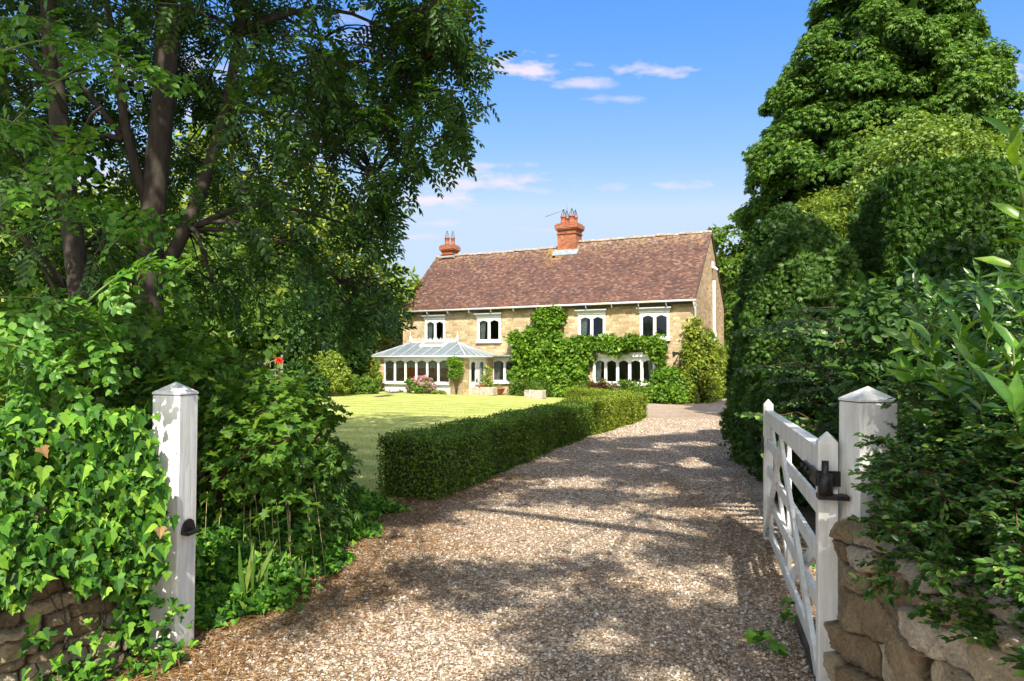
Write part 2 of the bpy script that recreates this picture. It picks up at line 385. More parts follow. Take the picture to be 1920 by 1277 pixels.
def tile_mat():
    m, n, L, b = newmat('clay_tiles'); g = n.new('ShaderNodeNewGeometry'); v = objvec(n)
    r = ramp(n, [(0, (.06, .038, .035)), (.3, (.095, .052, .044)), (.55, (.120, .060, .047)), (.8, (.145, .073, .053)), (1, (.20, .13, .10))])
    L.new(g.outputs['Random Per Island'], r.inputs[0])
    nz = noise(n, L, .75, 5, .6, v); r2 = ramp(n, [(.35, (.80, .83, .88)), (.65, (1.10, 1.08, 1.05))]); L.new(nz.outputs[0], r2.inputs[0])
    c = mixc(n, L, 1.0, r.outputs[0], r2.outputs[0], 'MULTIPLY')
    # orange and pale lichen, thickest towards the ridge and round the stack
    sp = n.new('ShaderNodeSeparateXYZ'); L.new(v, sp.inputs[0])
    def mth(op, a, bb):
        k = n.new('ShaderNodeMath'); k.operation = op
        for i, q in enumerate((a, bb)):
            if isinstance(q, (int, float)): k.inputs[i].default_value = q
            else: L.new(q, k.inputs[i])
        return k.outputs[0]
    hgt = mth('MULTIPLY', mth('SUBTRACT', sp.outputs[2], 6.6), .13)
    near = mth('MAXIMUM', mth('SUBTRACT', .15, mth('MULTIPLY', mth('ABSOLUTE', mth('ADD', sp.outputs[0], 8.6), 0), .14)), 0.0)
    near = mth('MULTIPLY', near, mth('GREATER_THAN', sp.outputs[2], 6.6))
    n3 = noise(n, L, 5, 6, .7, v); lf = mth('ADD', mth('ADD', n3.outputs[0], hgt), near)
    lr = ramp(n, [(.74, (0, 0, 0)), (.90, (.8, .8, .8))]); L.new(lf, lr.inputs[0])
    c = mixc(n, L, lr.outputs[0], c, (.36, .22, .06))
    n4 = noise(n, L, 7.5, 6, .7, v); l4 = mth('ADD', n4.outputs[0], mth('MULTIPLY', hgt, .8)); r5 = ramp(n, [(.70, (0, 0, 0)), (.88, (.6, .6, .6))]); L.new(l4, r5.inputs[0])
    c = mixc(n, L, r5.outputs[0], c, (.38, .35, .30))
    L.new(c, b.inputs['Base Color']); b.inputs['Roughness'].default_value = .85; b.inputs['Specular IOR Level'].default_value = .25
    return m
M['tile'] = tile_mat()
def paint_mat():
    m, n, L, b = newmat('white_paint'); v = objvec(n)
    mp = n.new('ShaderNodeMapping'); mp.inputs['Scale'].default_value = (1, 1, .12); L.new(v, mp.inputs['Vector'])
    nz = noise(n, L, 26, 6, .6, mp.outputs[0]); r = ramp(n, [(.25, (.36, .35, .31)), (.36, (.66, .66, .63)), (.58, (.80, .80, .79))]); L.new(nz.outputs[0], r.inputs[0])
    n2 = noise(n, L, 9, 5, .75, v); r2 = ramp(n, [(.30, (.20, .17, .13)), (.335, (1, 1, 1))]); L.new(n2.outputs[0], r2.inputs[0])
    n3 = noise(n, L, 2.2, 4, .6, v); r3 = ramp(n, [(.3, (.80, .81, .76)), (.6, (1, 1, 1))]); L.new(n3.outputs[0], r3.inputs[0])
    c = mixc(n, L, 1.0, mixc(n, L, 1.0, r.outputs[0], r2.outputs[0], 'MULTIPLY'), r3.outputs[0], 'MULTIPLY')
    sp = n.new('ShaderNodeSeparateXYZ'); L.new(v, sp.inputs[0]); n7 = noise(n, L, 14, 5, .7, v)
    dm = n.new('ShaderNodeMath'); dm.operation = 'MULTIPLY_ADD'; dm.inputs[1].default_value = -2.4; L.new(sp.outputs[2], dm.inputs[0]); L.new(n7.outputs[0], dm.inputs[2])
    dr = ramp(n, [(.12, (0, 0, 0)), (.5, (.6, .6, .6))]); L.new(dm.outputs[0], dr.inputs[0]); c = mixc(n, L, dr.outputs[0], c, (.36, .34, .22))
    L.new(c, b.inputs['Base Color']); b.inputs['Roughness'].default_value = .5; bump(n, L, b, nz.outputs[0], .005, .8); return m
M['paint'] = paint_mat()
M['white'] = plain('window_white', (.78, .78, .76), .45, 3, .05)
M['lead'] = plain('lead_grey', (.24, .27, .29), .55, 4, .25)
M['stonetrim'] = plain('trim_grey', (.50, .52, .50), .6, 5, .12)
M['black'] = plain('black_iron', (.012, .012, .013), .45, 60, .5, .002)
M['bark'] = None
def bark(name, c, sc=14):
    m, n, L, b = newmat(name); v = objvec(n)
    mp = n.new('ShaderNodeMapping'); mp.inputs['Scale'].default_value = (1, 1, .25); L.new(v, mp.inputs['Vector'])
    nz = noise(n, L, sc, 8, .7, mp.outputs[0]); r = ramp(n, [(.3, tuple(x * .45 for x in c)), (.7, tuple(x * 1.5 for x in c))]); L.new(nz.outputs[0], r.inputs[0])
    L.new(r.outputs[0], b.inputs['Base Color']); b.inputs['Roughness'].default_value = .95; bump(n, L, b, nz.outputs[0], .03); return m
M['bark'] = bark('bark', (.058, .048, .036)); M['twig'] = bark('red_twig', (.20, .10, .06), 30); M['greenstem'] = plain('green_stem', (.13, .19, .05), .6)
def glass_mat(name, tint, refl=.5):
    m, n, L, b = newmat(name); n.remove(b)
    t = n.new('ShaderNodeBsdfTransparent'); t.inputs[0].default_value = (*tint, 1)
    g = n.new('ShaderNodeBsdfGlossy'); g.inputs['Roughness'].default_value = .02; g.inputs[0].default_value = (.9, .95, 1, 1)
    fr = n.new('ShaderNodeFresnel'); fr.inputs[0].default_value = 1.5
    ml = n.new('ShaderNodeMath'); ml.operation = 'MULTIPLY_ADD'; ml.inputs[1].default_value = .8; ml.inputs[2].default_value = 0; L.new(fr.outputs[0], ml.inputs[0])
    mx = n.new('ShaderNodeMixShader'); L.new(ml.outputs[0], mx.inputs[0]); L.new(t.outputs[0], mx.inputs[1]); L.new(g.outputs[0], mx.inputs[2])
    L.new(mx.outputs[0], n['Material Output'].inputs[0]); return m
M['glass'] = glass_mat('window_glass', (.75, .8, .8))
def roofglass():
    m, n, L, b = newmat('roof_glazing'); b.inputs['Base Color'].default_value = (.25, .31, .34, 1); b.inputs['Roughness'].default_value = .3
    t = n.new('ShaderNodeBsdfTranslucent'); t.inputs[0].default_value = (.7, .75, .75, 1); mx = n.new('ShaderNodeMixShader'); mx.inputs[0].default_value = .4
    L.new(b.outputs[0], mx.inputs[1]); L.new(t.outputs[0], mx.inputs[2]); tp = n.new('ShaderNodeBsdfTransparent'); m2 = n.new('ShaderNodeMixShader'); m2.inputs[0].default_value = .3; L.new(mx.outputs[0], m2.inputs[1]); L.new(tp.outputs[0], m2.inputs[2]); L.new(m2.outputs[0], n['Material Output'].inputs[0]); return m
M['roofglass'] = roofglass()
M['curtain'] = plain('curtain_cloth', (.62, .6, .56), .9, 12, .2)
M['room'] = plain('room_plaster', (.50, .40, .28), .9, 2, .15)
M['wood'] = plain('orange_wood', (.50, .19, .05), .5, 6, .3)
M['terracotta'] = plain('terracotta', (.40, .13, .07), .75, 12, .3)
M['pot'] = plain('chimney_pot_clay', (.34, .115, .065), .8, 10, .35)

def L3(a, b, c, d=None):
    return [(0, a), (.5, b), (1, c)]
LM = {}
LM['ash'] = leaf_mat('ash_leaf', [(0, (.022, .07, .014)), (.5, (.048, .13, .022)), (1, (.10, .21, .035))], .4, .45, .45)
LM['olive'] = leaf_mat('conifer_spray', [(0, (.03, .095, .014)), (.5, (.075, .185, .024)), (1, (.20, .33, .045))], .25, .6, .25, .9, .6)
LM['yew'] = leaf_mat('yew_needle', [(0, (.035, .095, .015)), (.5, (.065, .16, .025)), (1, (.14, .26, .04))], .22, .55, .35, 3, .5)
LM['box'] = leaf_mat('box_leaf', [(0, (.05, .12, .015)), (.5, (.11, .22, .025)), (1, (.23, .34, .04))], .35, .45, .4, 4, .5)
LM['boxlit'] = leaf_mat('box_leaf_sun_tinted', [(0, (.09, .16, .015)), (.5, (.19, .28, .028)), (1, (.34, .40, .045))], .3, .5, .3, 4, .5)  # box leaf again, sunlight put into a lighter, yellower colour
LM['ivy'] = leaf_mat('ivy_leaf', [(0, (.015, .06, .012)), (.4, (.045, .16, .018)), (.75, (.11, .29, .025)), (1, (.26, .46, .05))], .3, .55, .28, 3, .5)
LM['maple'] = leaf_mat('maple_leaf', [(0, (.035, .11, .012)), (.5, (.075, .19, .022)), (1, (.17, .30, .035))], .42, .5, .35, 2, .5)
LM['rose'] = leaf_mat('rose_leaf', [(0, (.05, .17, .02)), (.5, (.10, .28, .03)), (1, (.19, .38, .05))], .4, .45, .4)
LM['laurel'] = leaf_mat('laurel_leaf', [(0, (.04, .14, .018)), (.5, (.10, .26, .025)), (1, (.24, .44, .04))], .3, .33, .5, 3, .4)
LM['hebe'] = leaf_mat('privet_leaf', [(0, (.02, .07, .012)), (.5, (.045, .13, .02)), (.9, (.09, .20, .03)), (1, (.22, .33, .06))], .22, .4, .45, 4, .5)
LM['climber'] = leaf_mat('climber_leaf', [(0, (.05, .14, .012)), (.5, (.11, .25, .02)), (1, (.24, .38, .04))], .3, .5, .3, 1.2, .6)
LM['gold'] = leaf_mat('golden_leaf', [(0, (.09, .17, .02)), (.5, (.19, .29, .03)), (1, (.40, .42, .07))], .35, .5, .3, 1.0, .5)
LM['lime'] = leaf_mat('lime_leaf', [(0, (.10, .19, .025)), (.5, (.20, .31, .04)), (1, (.38, .45, .09))], .35, .5, .3, 1.0, .5)
LM['pale'] = leaf_mat('pale_leaf', [(0, (.09, .18, .035)), (.5, (.16, .27, .05)), (1, (.30, .40, .11))], .35, .5, .3, 1.0, .5)
LM['laureldark'] = leaf_mat('dark_laurel_leaf', [(0, (.02, .075, .014)), (.5, (.045, .14, .02)), (1, (.10, .24, .03))], .25, .33, .5, 2, .5)
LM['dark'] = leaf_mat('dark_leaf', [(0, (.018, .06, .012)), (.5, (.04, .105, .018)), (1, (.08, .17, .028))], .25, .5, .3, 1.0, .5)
LM['mid'] = leaf_mat('mid_leaf', [(0, (.05, .12, .018)), (.5, (.10, .2, .025)), (1, (.2, .3, .045))], .35, .5, .3, 1.0, .5)
LM['hedge'] = leaf_mat('hedge_spray', [(0, (.02, .07, .010)), (.5, (.045, .125, .015)), (1, (.11, .22, .025))], .2, .55, .3, 1.5, .5)
LM['pink'] = leaf_mat('hydrangea_petal', [(0, (.55, .16, .38)), (.5, (.72, .34, .55)), (1, (.85, .62, .72))], .3, .6, .2)
LM['brown'] = leaf_mat('dry_leaf', [(0, (.13, .07, .035)), (.5, (.27, .14, .06)), (1, (.45, .32, .18))], .2, .7, .2)
LM['blade'] = leaf_mat('iris_blade', [(0, (.05, .12, .02)), (.5, (.09, .20, .03)), (1, (.2, .28, .06))], .3, .4, .4)
LM['grass'] = leaf_mat('grass_blade', [(0, (.19, .26, .05)), (.5, (.31, .35, .09)), (1, (.45, .44, .17))], .3, .6, .2)
LM['red'] = leaf_mat('red_petal', [(0, (.5, .02, .01)), (.5, (.65, .04, .02)), (1, (.75, .1, .05))], .2, .6, .2)

# ------------------------------------------------------------ ground
HA = math.atan2(.4509, .8926); ES = Vector((.8926, -.4509, 0)); EN = Vector((.4509, .8926, 0)); C0 = Vector((8.77, 34, -.4))
def h2w(x, y, z=0): p = C0 + ES * x + EN * y; return np.array([p.x, p.y, p.z + z])
def sheet(name, rows, nx, mat, dz, kind='structure'):
    V = []; 
    for (y, x0, x1) in rows:
        xs = np.linspace(x0, x1, nx); V.append(np.stack([xs, np.full(nx, y), gz(xs, y) + dz], 1))
    V = np.concatenate(V); r = len(rows)
    Fa = [(i * nx + j, i * nx + j + 1, (i + 1) * nx + j + 1, (i + 1) * nx + j) for i in range(r - 1) for j in range(nx - 1)]
    return tag(link(name, arrmesh(name, V, Fa, True), mat), kind=kind)
ys = sorted(set(list(np.linspace(-900, -20, 6)) + list(np.linspace(-10, 60, 50)) + [5, 34] + list(np.linspace(80, 1200, 6))))
xs_ = sorted(set(list(np.linspace(-900, -40, 6)) + list(np.linspace(-20, 30, 51)) + [-6, 8] + list(np.linspace(50, 900, 6))))
V = np.array([(x, y, float(gz(x, y))) for y in ys for x in xs_]); nx = len(xs_)
g = tag(link('ground', arrmesh('ground', V, [(i * nx + j, i * nx + j + 1, (i + 1) * nx + j + 1, (i + 1) * nx + j) for i in range(len(ys) - 1) for j in range(nx - 1)], True), M['soil']), kind='structure')
EL = np.array([(-12, -14), (3.2, -14), (3.4, -1.9), (4.08, -1.85), (4.8, -1.4), (6.6, -1.36), (7.8, -1.3), (9, -.85), (11.8, .15), (16, 1.75), (21, 3.8), (22.5, 4.1), (24, 3.9), (28, 2.9), (31, 3.0), (34, 5), (38, 8), (46, 12)])
ER = np.array([(-12, 14), (3.0, 14), (3.3, 2.2), (8, 3.0), (11, 3.8), (16, 5.4), (24, 8.6), (33, 13), (40, 18), (46, 20)])
def el(y): return float(np.interp(y, EL[:, 0], EL[:, 1]))
def er(y): return float(np.interp(y, ER[:, 0], ER[:, 1]))
yr = sorted(set(list(np.linspace(-12, 46, 70)) + list(EL[:, 0]) + list(ER[:, 0])))
sheet('driveway', [(y, el(y), er(y)) for y in yr], 16, M['gravel'], .008)
def lr(y): return el(y)
yl = sorted(set(list(np.linspace(6.8, 38, 40)) + list(EL[(EL[:, 0] > 6.8) & (EL[:, 0] < 38), 0])))
sheet('lawn', [(y, -16, lr(y) - (.25 if y < 22.5 else .3)) for y in yl], 16, M['lawn'], .006)

# loose pebbles on the near drive
def pebbles():
    n = 130000
    y = 3.0 + 19.0 * rng.rand(n) ** 2.3; x = np.array([el(a) for a in y]) + .0; w = np.minimum(np.array([er(a) for a in y]), 2.7 + np.maximum(y - 8, 0) * .35) 
    x = np.where(x < -3, -3, x); x = x - .25 + (w + .25 - x) * rng.rand(n)
    sz = (.0050 + .0100 * rng.rand(n) ** 5) * (1 + .04 * (y - 3))
    O = np.array([(1, 0, 0), (0, 1, 0), (-1, 0, 0), (0, -1, 0), (0, 0, 1), (0, 0, -1)], float)
    Fc = np.array([(0, 1, 4), (1, 2, 4), (2, 3, 4), (3, 0, 4), (1, 0, 5), (2, 1, 5), (3, 2, 5), (0, 3, 5)])
    a = rng.rand(n) * 6.28; c, s = np.cos(a), np.sin(a)
    V = O[None] * np.stack([1 + .5 * rng.rand(n), .7 + .5 * rng.rand(n), .45 + .4 * rng.rand(n)], 1)[:, None, :]
    V = V + .22 * rng.normal(size=V.shape)
    X = V[..., 0] * c[:, None] - V[..., 1] * s[:, None]; Yy = V[..., 0] * s[:, None] + V[..., 1] * c[:, None]
    P = np.stack([X * sz[:, None] + x[:, None], Yy * sz[:, None] + y[:, None], V[..., 2] * sz[:, None] + (gz(x, y) + .012)[:, None]], 2)
    f = (Fc[None] + (np.arange(n) * 6)[:, None, None]).reshape(-1, 3)
    tag(link('gravel_stones', arrmesh('gravel_stones', P, f, True), M['pebble']), 'loose pale and brown pebbles lying over the near driveway', 'gravel', kind='stuff')
pebbles()
def litter():
    n = 26000; y = 3.2 + 7 * rng.rand(n) ** 1.3; e = np.array([el(a) for a in y]).clip(-2.0, 9)
    x = e - .15 + np.abs(rng.normal(size=n)) * .55
    k = n // 6; x[:k] = er(5) - np.abs(rng.normal(size=k)) * .4 - .2; x[k:k + 1500] = rng.uniform(-1.6, 2, 1500)
    P = np.stack([x, y, gz(x, y) + .02 + .012 * rng.rand(n)], 1); D = rnd(n); D[:, 2] *= .12
    v, f = leaves(P, D, np.tile([0, 0, 1.], (n, 1)) + .2 * rnd(n), .035 + .03 * rng.rand(n), tpl_kite(.07, .03))
    tag(link('leaf_litter', arrmesh('leaf_litter', v, f), LM['brown']), 'brown needles and dry leaf litter along the drive edges', 'leaf litter', kind='stuff')
litter()
def lawn_grass():
    n = 36000; y = 7 + 22 * rng.rand(n) ** 1.25; x = np.array([lr(a) for a in y]) - .3 - 9 * rng.rand(n) ** 1.2
    P = np.stack([x, y, gz(x, y) + .004], 1); D = rnd(n) * .45; D[:, 2] = 1
    v, f = leaves(P, D, rnd(n), .018 + .02 * rng.rand(n), tpl_kite(.12, .1))
    tag(link('grass', arrmesh('grass', v, f), LM['grass']), 'short mown grass blades over the striped lawn', 'grass', kind='stuff')
lawn_grass()

# ------------------------------------------------------------ house
HOUSE = empty('stone_cottage', C0, -HA, 'long two-storey honey stone cottage with a red clay tiled roof', 'house')
LEN = 17.0; DEP = 7.5; EV = 5.05
def arch(x0, x1, z0, z1, rise=.12):     # gothic-headed light
    w = x1 - x0; m = (x0 + x1) / 2
    return [(x0, z0), (x1, z0), (x1, z1 - rise), (x1 - w * .2, z1 - rise * .45), (m, z1), (x0 + w * .2, z1 - rise * .45), (x0, z1 - rise)]
UP = [(-14.76, 1.3, 3.1, 4.41), (-11.24, 1.42, 3.1, 4.41), (-5.245, 1.42, 3.1, 4.41), (-1.965, 1.42, 3.1, 4.41)]
DN = [(-10.27, 1.56, .87, 2.2, 2), (-3.55, 3.2, .87, 2.2, 5)]
holes = [[(x - w / 2, z0), (x + w / 2, z0), (x + w / 2, z1), (x - w / 2, z1)] for x, w, z0, z1 in UP] + \
        [[(x - w / 2, z0), (x + w / 2, z0), (x + w / 2, z1), (x - w / 2, z1)] for x, w, z0, z1, k in DN]
bmf = holed([(-LEN, -.6), (0, -.6), (0, EV + .05), (-LEN, EV + .05)], holes, .35, lambda u, v, w: (u, w, v))
bmobj('front_wall', bmf, M['stone'], HOUSE)
RZ = 8.74; RZL = 8.52
def gable(xa, xb, rz):
    mb = MB(); p = [(.352, -.6), (DEP, -.6), (DEP, EV), (DEP / 2, rz - .1), (.352, EV + .37 - .05)]
    vs = [(xa, y, z) for y, z in p] + [(xb, y, z) for y, z in p]; k = len(p)
    mb.add(vs, [tuple(range(k)), tuple(range(k, 2 * k))[::-1]] + [(i, k + i, k + (i + 1) % k, (i + 1) % k) for i in range(k)])
    return mb
M['gable'] = stone_mat('gable_stone', (.30, .22, .12), (.42, .32, .19), (.52, .42, .27), (.42, .33, .21), .3, .13)
gable(-.35, 0, RZ).build('gable_wall', M['gable'], HOUSE)
gable(-LEN, -LEN + .35, RZL).build('gable_wall', M['gable'], HOUSE)
MB().box((-LEN + .36, DEP - .35, -.6), (-.36, DEP - .003, EV)).build('rear_wall', M['stone'], HOUSE)
MB().box((-LEN + .36, .36, -.5), (-.36, DEP - .36, .1)).box((-LEN + .36, .36, 2.5), (-.36, DEP - .36, 2.7)).box((-LEN + .36, 3.2, .1), (-.36, 3.3, 4.7)).build('interior', M['room'], HOUSE)

def roof(x0, x1, rz, name='roof'):
    half = DEP / 2; ov = .28; y0 = -ov; sl = (rz - EV) / half; z0 = EV + y0 * sl + .12
    ln = math.hypot(half + ov, rz + .12 - z0); rows = int(ln / .095)
    V = []; Fc = []
    for side in (0, 1):
        for r in range(rows):
            t0 = r / rows; t1 = (r + 1.25) / rows
            tw = .165; k = int((x1 - x0) / tw); ex = np.linspace(x0, x1, k + 1); off = (tw * .5 if r % 2 else 0)
            ex = np.clip(ex + off + rng.normal(size=k + 1) * .006, x0, x1); ex[0] = x0; ex[-1] = x1
            for j in range(k):
                a, b = ex[j] + .003, ex[j + 1] - .003
                if b - a < .02: continue
                lift = .014 + .010 * rng.rand(); tilt = .012 * rng.normal()
                sag = .02 * math.sin(.9 * (a + x0)) + .012 * math.sin(2.3 * a)
                def pt(x, t, n_):
                    y = y0 + (half + ov) * min(t, 1); z = z0 + (rz + .12 - z0) * min(t, 1) + n_ + sag * math.sin(min(t, 1) * 3.14)
                    if side: y = DEP - y
                    return (x, y, z)
                o = len(V)
                V += [pt(a, t0, lift + .012 - tilt), pt(b, t0, lift + .012 + tilt), pt(b, t1, 0), pt(a, t1, 0), pt(a, t0, -.01), pt(b, t0, -.01)]
                Fc += [(o, o + 1, o + 2, o + 3), (o + 4, o + 5, o + 1, o)]
    ob = link(name, arrmesh(name, np.array(V), np.array(Fc)), M['tile'], HOUSE)
    # deck beneath the tiles and ridge tiles
    mb = MB(); zz = -.035
    pr = [(y0 + .02, z0 + zz), (half, rz + .12 + zz), (DEP - y0 - .02, z0 + zz), (DEP - y0 - .02, z0 + zz - .1), (half, rz + .0 + zz), (y0 + .02, z0 + zz - .1)]
    k = len(pr); vs = [(x0 + .02, a, b) for a, b in pr] + [(x1 - .02, a, b) for a, b in pr]
    mb.add(vs, [(0, 1, 4, 5), (1, 2, 3, 4), (k + 5, k + 4, k + 1, k), (k + 4, k + 3, k + 2, k + 1)] + [(i, (i + 1) % k, k + (i + 1) % k, k + i) for i in range(k)])
    mb.build('roof_deck', M['bark'], ob)
    mr = MB(); nr = int((x1 - x0) / .42)
    for i in range(nr):
        xa = x0 + (x1 - x0) * i / nr; xb = x0 + (x1 - x0) * (i + 1) / nr - .012
        vs = []; j_ = .012 * rng.normal()
        sag = .02 * math.sin(.9 * (xa + x0)) * 0
        for x in (xa, xb):
            for t in range(6):
                an = math.pi * t / 5; vs.append((x, half + .15 * math.cos(an), rz + .06 + .13 * math.sin(an) + j_ + (.01 if x == xa else 0)))
        mr.add(vs, [(t, t + 1, 7 + t, 6 + t) for t in range(5)] + [tuple(range(6)), tuple(range(6, 12))[::-1]])
    mr.build('ridge_tiles', M['ridge'], ob)
    return ob
M['ridge'] = plain('weathered_ridge', (.30, .24, .20), .9, 6, .5)
roof(-8.5, .08, RZ); roof(-LEN - .08, -8.5, RZL)
# verge boards on the right gable
mb = MB(); 
for s_ in (0, 1):
    a = Vector((.03, -.24 if not s_ else DEP + .24, EV - .13)); b = Vector((.03, DEP / 2, RZ + .02)); mb.bar(a, b, .05, .1)
mb.build('verge', M['bark'], HOUSE)
# gutter, brackets
mb = MB(); mb.tube([(-LEN - .1, -.36, EV - .17), (.12, -.36, EV - .13)], .055, 8); mb.build('gutter', plain('cream_gutter', (.62, .60, .52), .5), HOUSE)
for i in range(13):
    x = -LEN + .5 + i * 1.38; MB().add([(x, -.4, EV - .2), (x, -.34, EV - .34), (x, -.003, EV - .42), (x, -.003, EV - .3), (x, -.3, EV - .2), (x + .03, -.4, EV - .2), (x + .03, -.34, EV - .34), (x + .03, -.003, EV - .42), (x + .03, -.003, EV - .3), (x + .03, -.3, EV - .2)],
        [(0, 1, 2, 3, 4), (9, 8, 7, 6, 5)] + [(j, (j + 1) % 5 + 0, (j + 1) % 5 + 5, j + 5) for j in range(5)]).build('gutter_bracket', M['stonetrim'], HOUSE)
mb = MB(); mb.tube([(.02, -.36, EV - .2), (.04, -.14, EV - .55), (.04, -.1, 0)], .05, 8); mb.build('downpipe', M['stonetrim'], HOUSE)
mb = MB(); mb.tube([(.09, 4.2, 6.3), (.09, 4.2, 2.5), (.09, 4.2, 0)], .08, 8).tube([(.09, 4.3, 3.9), (.09, 5.3, 2.2)], .05, 8); mb.build('waste_pipe', M['white'], HOUSE)
mb = MB(); mb.box((.005, 4.0, 6.95), (.09, 4.25, 7.3)).tube([(.09, 4.12, 7.0), (.28, 4.12, 6.85)], .07, 8); mb.build('security_light', M['white'], HOUSE)

def light_holes(x0, x1, z0, z1, k, fr=.11, mul=.1, head=.14, bot=.12):
    w = (x1 - x0 - 2 * fr - (k - 1) * mul) / k; o = []
    for i in range(k):
        a = x0 + fr + i * (w + mul); o.append(arch(a, a + w, z0 + bot, z1 - head))
    return o
def window(parent, x, w, z0, z1, k, hood=True, rot=None, curt=(0,)):
    x0, x1 = x - w / 2 - .03, x + w / 2 + .03
    hs = light_holes(x0, x1, z0 - .02, z1 + .02, k)
    fr = bmobj('window', holed([(x0, z0 - .02), (x1, z0 - .02), (x1, z1 + .02), (x0, z1 + .02)], hs, .07, lambda u, v, w_: (u, w_ - .045, v)), M['white'], parent)
    for h in hs:
        xs = [p[0] for p in h]; zs = [p[1] for p in h]
        # slim sash inside each light
        ins = [((p[0] - (min(xs) + max(xs)) / 2) * .9 + (min(xs) + max(xs)) / 2, (p[1] - (min(zs) + max(zs)) / 2) * .96 + (min(zs) + max(zs)) / 2) for p in h]
        sash = bmobj('sash', holed(h, [ins], .03, lambda u, v, w_: (u, w_ - .01, v)), M['white'], fr)
    MB().box((x0 + .05, .03, z0 + .02), (x1 - .05, .036, z1 - .03)).build('pane', M['glass'], fr)
    MB().box((x0 - .06, -.12, z0 - .08), (x1 + .06, -.002, z0 - .022)).build('sill', M['white'], fr)
    if hood:
        mb = MB(); mb.box((x0 - .04, -.10, z1 + .023), (x1 + .04, -.002, z1 + .10))
        a, b = x0 - .1, x1 + .1
        mb.add([(x0 - .04, -.10, z1 + .102), (x1 + .04, -.10, z1 + .102), (b, -.2, z1 + .2), (a, -.2, z1 + .2), (x0 - .04, -.002, z1 + .102), (x1 + .04, -.002, z1 + .102), (b, -.002, z1 + .2), (a, -.002, z1 + .2)],
               [(0, 1, 2, 3), (1, 5, 6, 2), (4, 0, 3, 7), (0, 4, 5, 1)])
        mb.box((a - .02, -.23, z1 + .201), (b + .02, -.002, z1 + .255)); mb.build('hood', M['stonetrim'], fr)
    for cidx in curt:
        h = hs[cidx]; xa = min(p[0] for p in h); xb = max(p[0] for p in h)
        if cidx: xa, xb = xb, xa
        pts = []; nseg = 14
        for i in range(nseg + 1):
            t = i / nseg; pts.append((xa + (xb - xa) * .62 * t, .14 + .03 * math.sin(i * 2.3)))
        vs = [(p, q, z1 - .1) for p, q in pts] + [(xa + (p - xa) * .75, q, z0 + .05) for p, q in pts]
        MB().add(vs, [(i, i + 1, nseg + 2 + i, nseg + 1 + i) for i in range(nseg)], True).build('curtain', M['curtain'], fr)
    return fr
for i, (x, w, z0, z1) in enumerate(UP): window(HOUSE, x, w, z0, z1, 2, curt=[(0,), (0,), (0,), ()][i])
wd = window(HOUSE, *DN[0][:4], 2, hood=False, curt=(0,)); window(HOUSE, *DN[1][:4], 5, hood=False, curt=(0, 4))
MB().box((-11.2, -.55, 2.28), (-9.3, -.002, 2.36)).build('lead_canopy', M['lead'], HOUSE)
mb = MB(); mb.box((-5.25, -.16, 2.23), (-1.85, -.002, 2.4)).box((-5.3, -.2, 2.402), (-1.8, -.002, 2.45)); mb.build('lintel', M['white'], HOUSE)

# chimneys
def cowl(mb, c, r, h):
    for k in range(6):
        a = k * math.pi / 3; mb.tube([(c[0] + r * math.cos(a), c[1] + r * math.sin(a), c[2]), (c[0] + r * .55 * math.cos(a), c[1] + r * .55 * math.sin(a), c[2] + h * .6), (c[0], c[1], c[2] + h)], .012, 4)
    mb.tube([(c[0] + r * math.cos(k * math.pi / 6), c[1] + r * math.sin(k * math.pi / 6), c[2]) for k in range(13)], .014, 4)
def chimney(cx, cy, w, d, z0, z1, pots, ph):
    mb = MB(); h = z1 - z0
    mb.box((cx - w / 2, cy - d / 2, z0), (cx + w / 2, cy + d / 2, z1 - .62))
    for (e, a, b) in ((.05, .62, .56), (.0, .56, .42), (.05, .42, .36), (.1, .36, .30), (.13, .30, .08), (.06, .08, 0)):
        mb.box((cx - w / 2 - e, cy - d / 2 - e, z1 - a), (cx + w / 2 + e, cy + d / 2 + e, z1 - b - .002))
    st = mb.build('chimney', M['brick'], HOUSE)
    MB().box((cx - w / 2 - .2, cy - d / 2 - (.32 if w > 1 else .08), 0), (cx + w / 2 + .2, cy - d / 2 - .005, .05)).build('lead_flashing', M['lead'], st)
    fl = st.children[0]; sl = math.atan((RZ - EV) / (DEP / 2))
    piv = Vector((0, cy - d / 2, 0)); zf = EV + (cy - d / 2) * math.tan(sl) + .17
    for v in fl.data.vertices:
        y = v.co.y - (cy - d / 2); v.co.z = zf + y * math.tan(sl) + v.co.z
    for (x, y, r) in pots:
        p = MB().lathe([(r * 1.15, 0), (r * 1.1, .1), (r, .15), (r * .9, ph - .1), (r * 1.12, ph - .08), (r * 1.12, ph), (r * .8, ph), (r * .8, ph - .1)], (cx + x, cy + y, z1), 12)
        po = p.build('chimney_pot', M['pot'], st)
        m2 = MB(); cowl(m2, (cx + x, cy + y, z1 + ph), r * .95, .42); m2.build('cowl', M['black'], po)
chimney(-7.95, DEP / 2 - .1, 1.12, .95, 7.8, 9.9, [(-.3, -.22, .15), (-.28, .25, .14), (.22, -.22, .17), (.25, .25, .14)], .46)
chimney(-16.1, DEP / 2, .75, .7, 7.9, 9.3, [(-.13, -.1, .15), (.16, .1, .13)], .5)
A = empty('television_aerial', h2w(-8.45, 3.9, 10.0), -HA, 'thin grey television aerial clamped beside the central chimney pots', 'aerial')
mb = MB(); mb.tube([(0, 0, -.5), (0, 0, .95)], .02, 5).tube([(-1.1, 0, .55), (.35, 0, .9)], .014, 4)
for i in range(7):
    t = i / 7; x = -1.1 + 1.4 * t; z = .55 + .34 * t; mb.tube([(x, -.16, z), (x, .16, z)], .007, 4)
mb.tube([(.2, -.25, .55), (.25, .25, 1.25)], .01, 4).tube([(.2, .25, .55), (.25, -.25, 1.25)], .01, 4); mb.build('antenna', M['lead'], A)

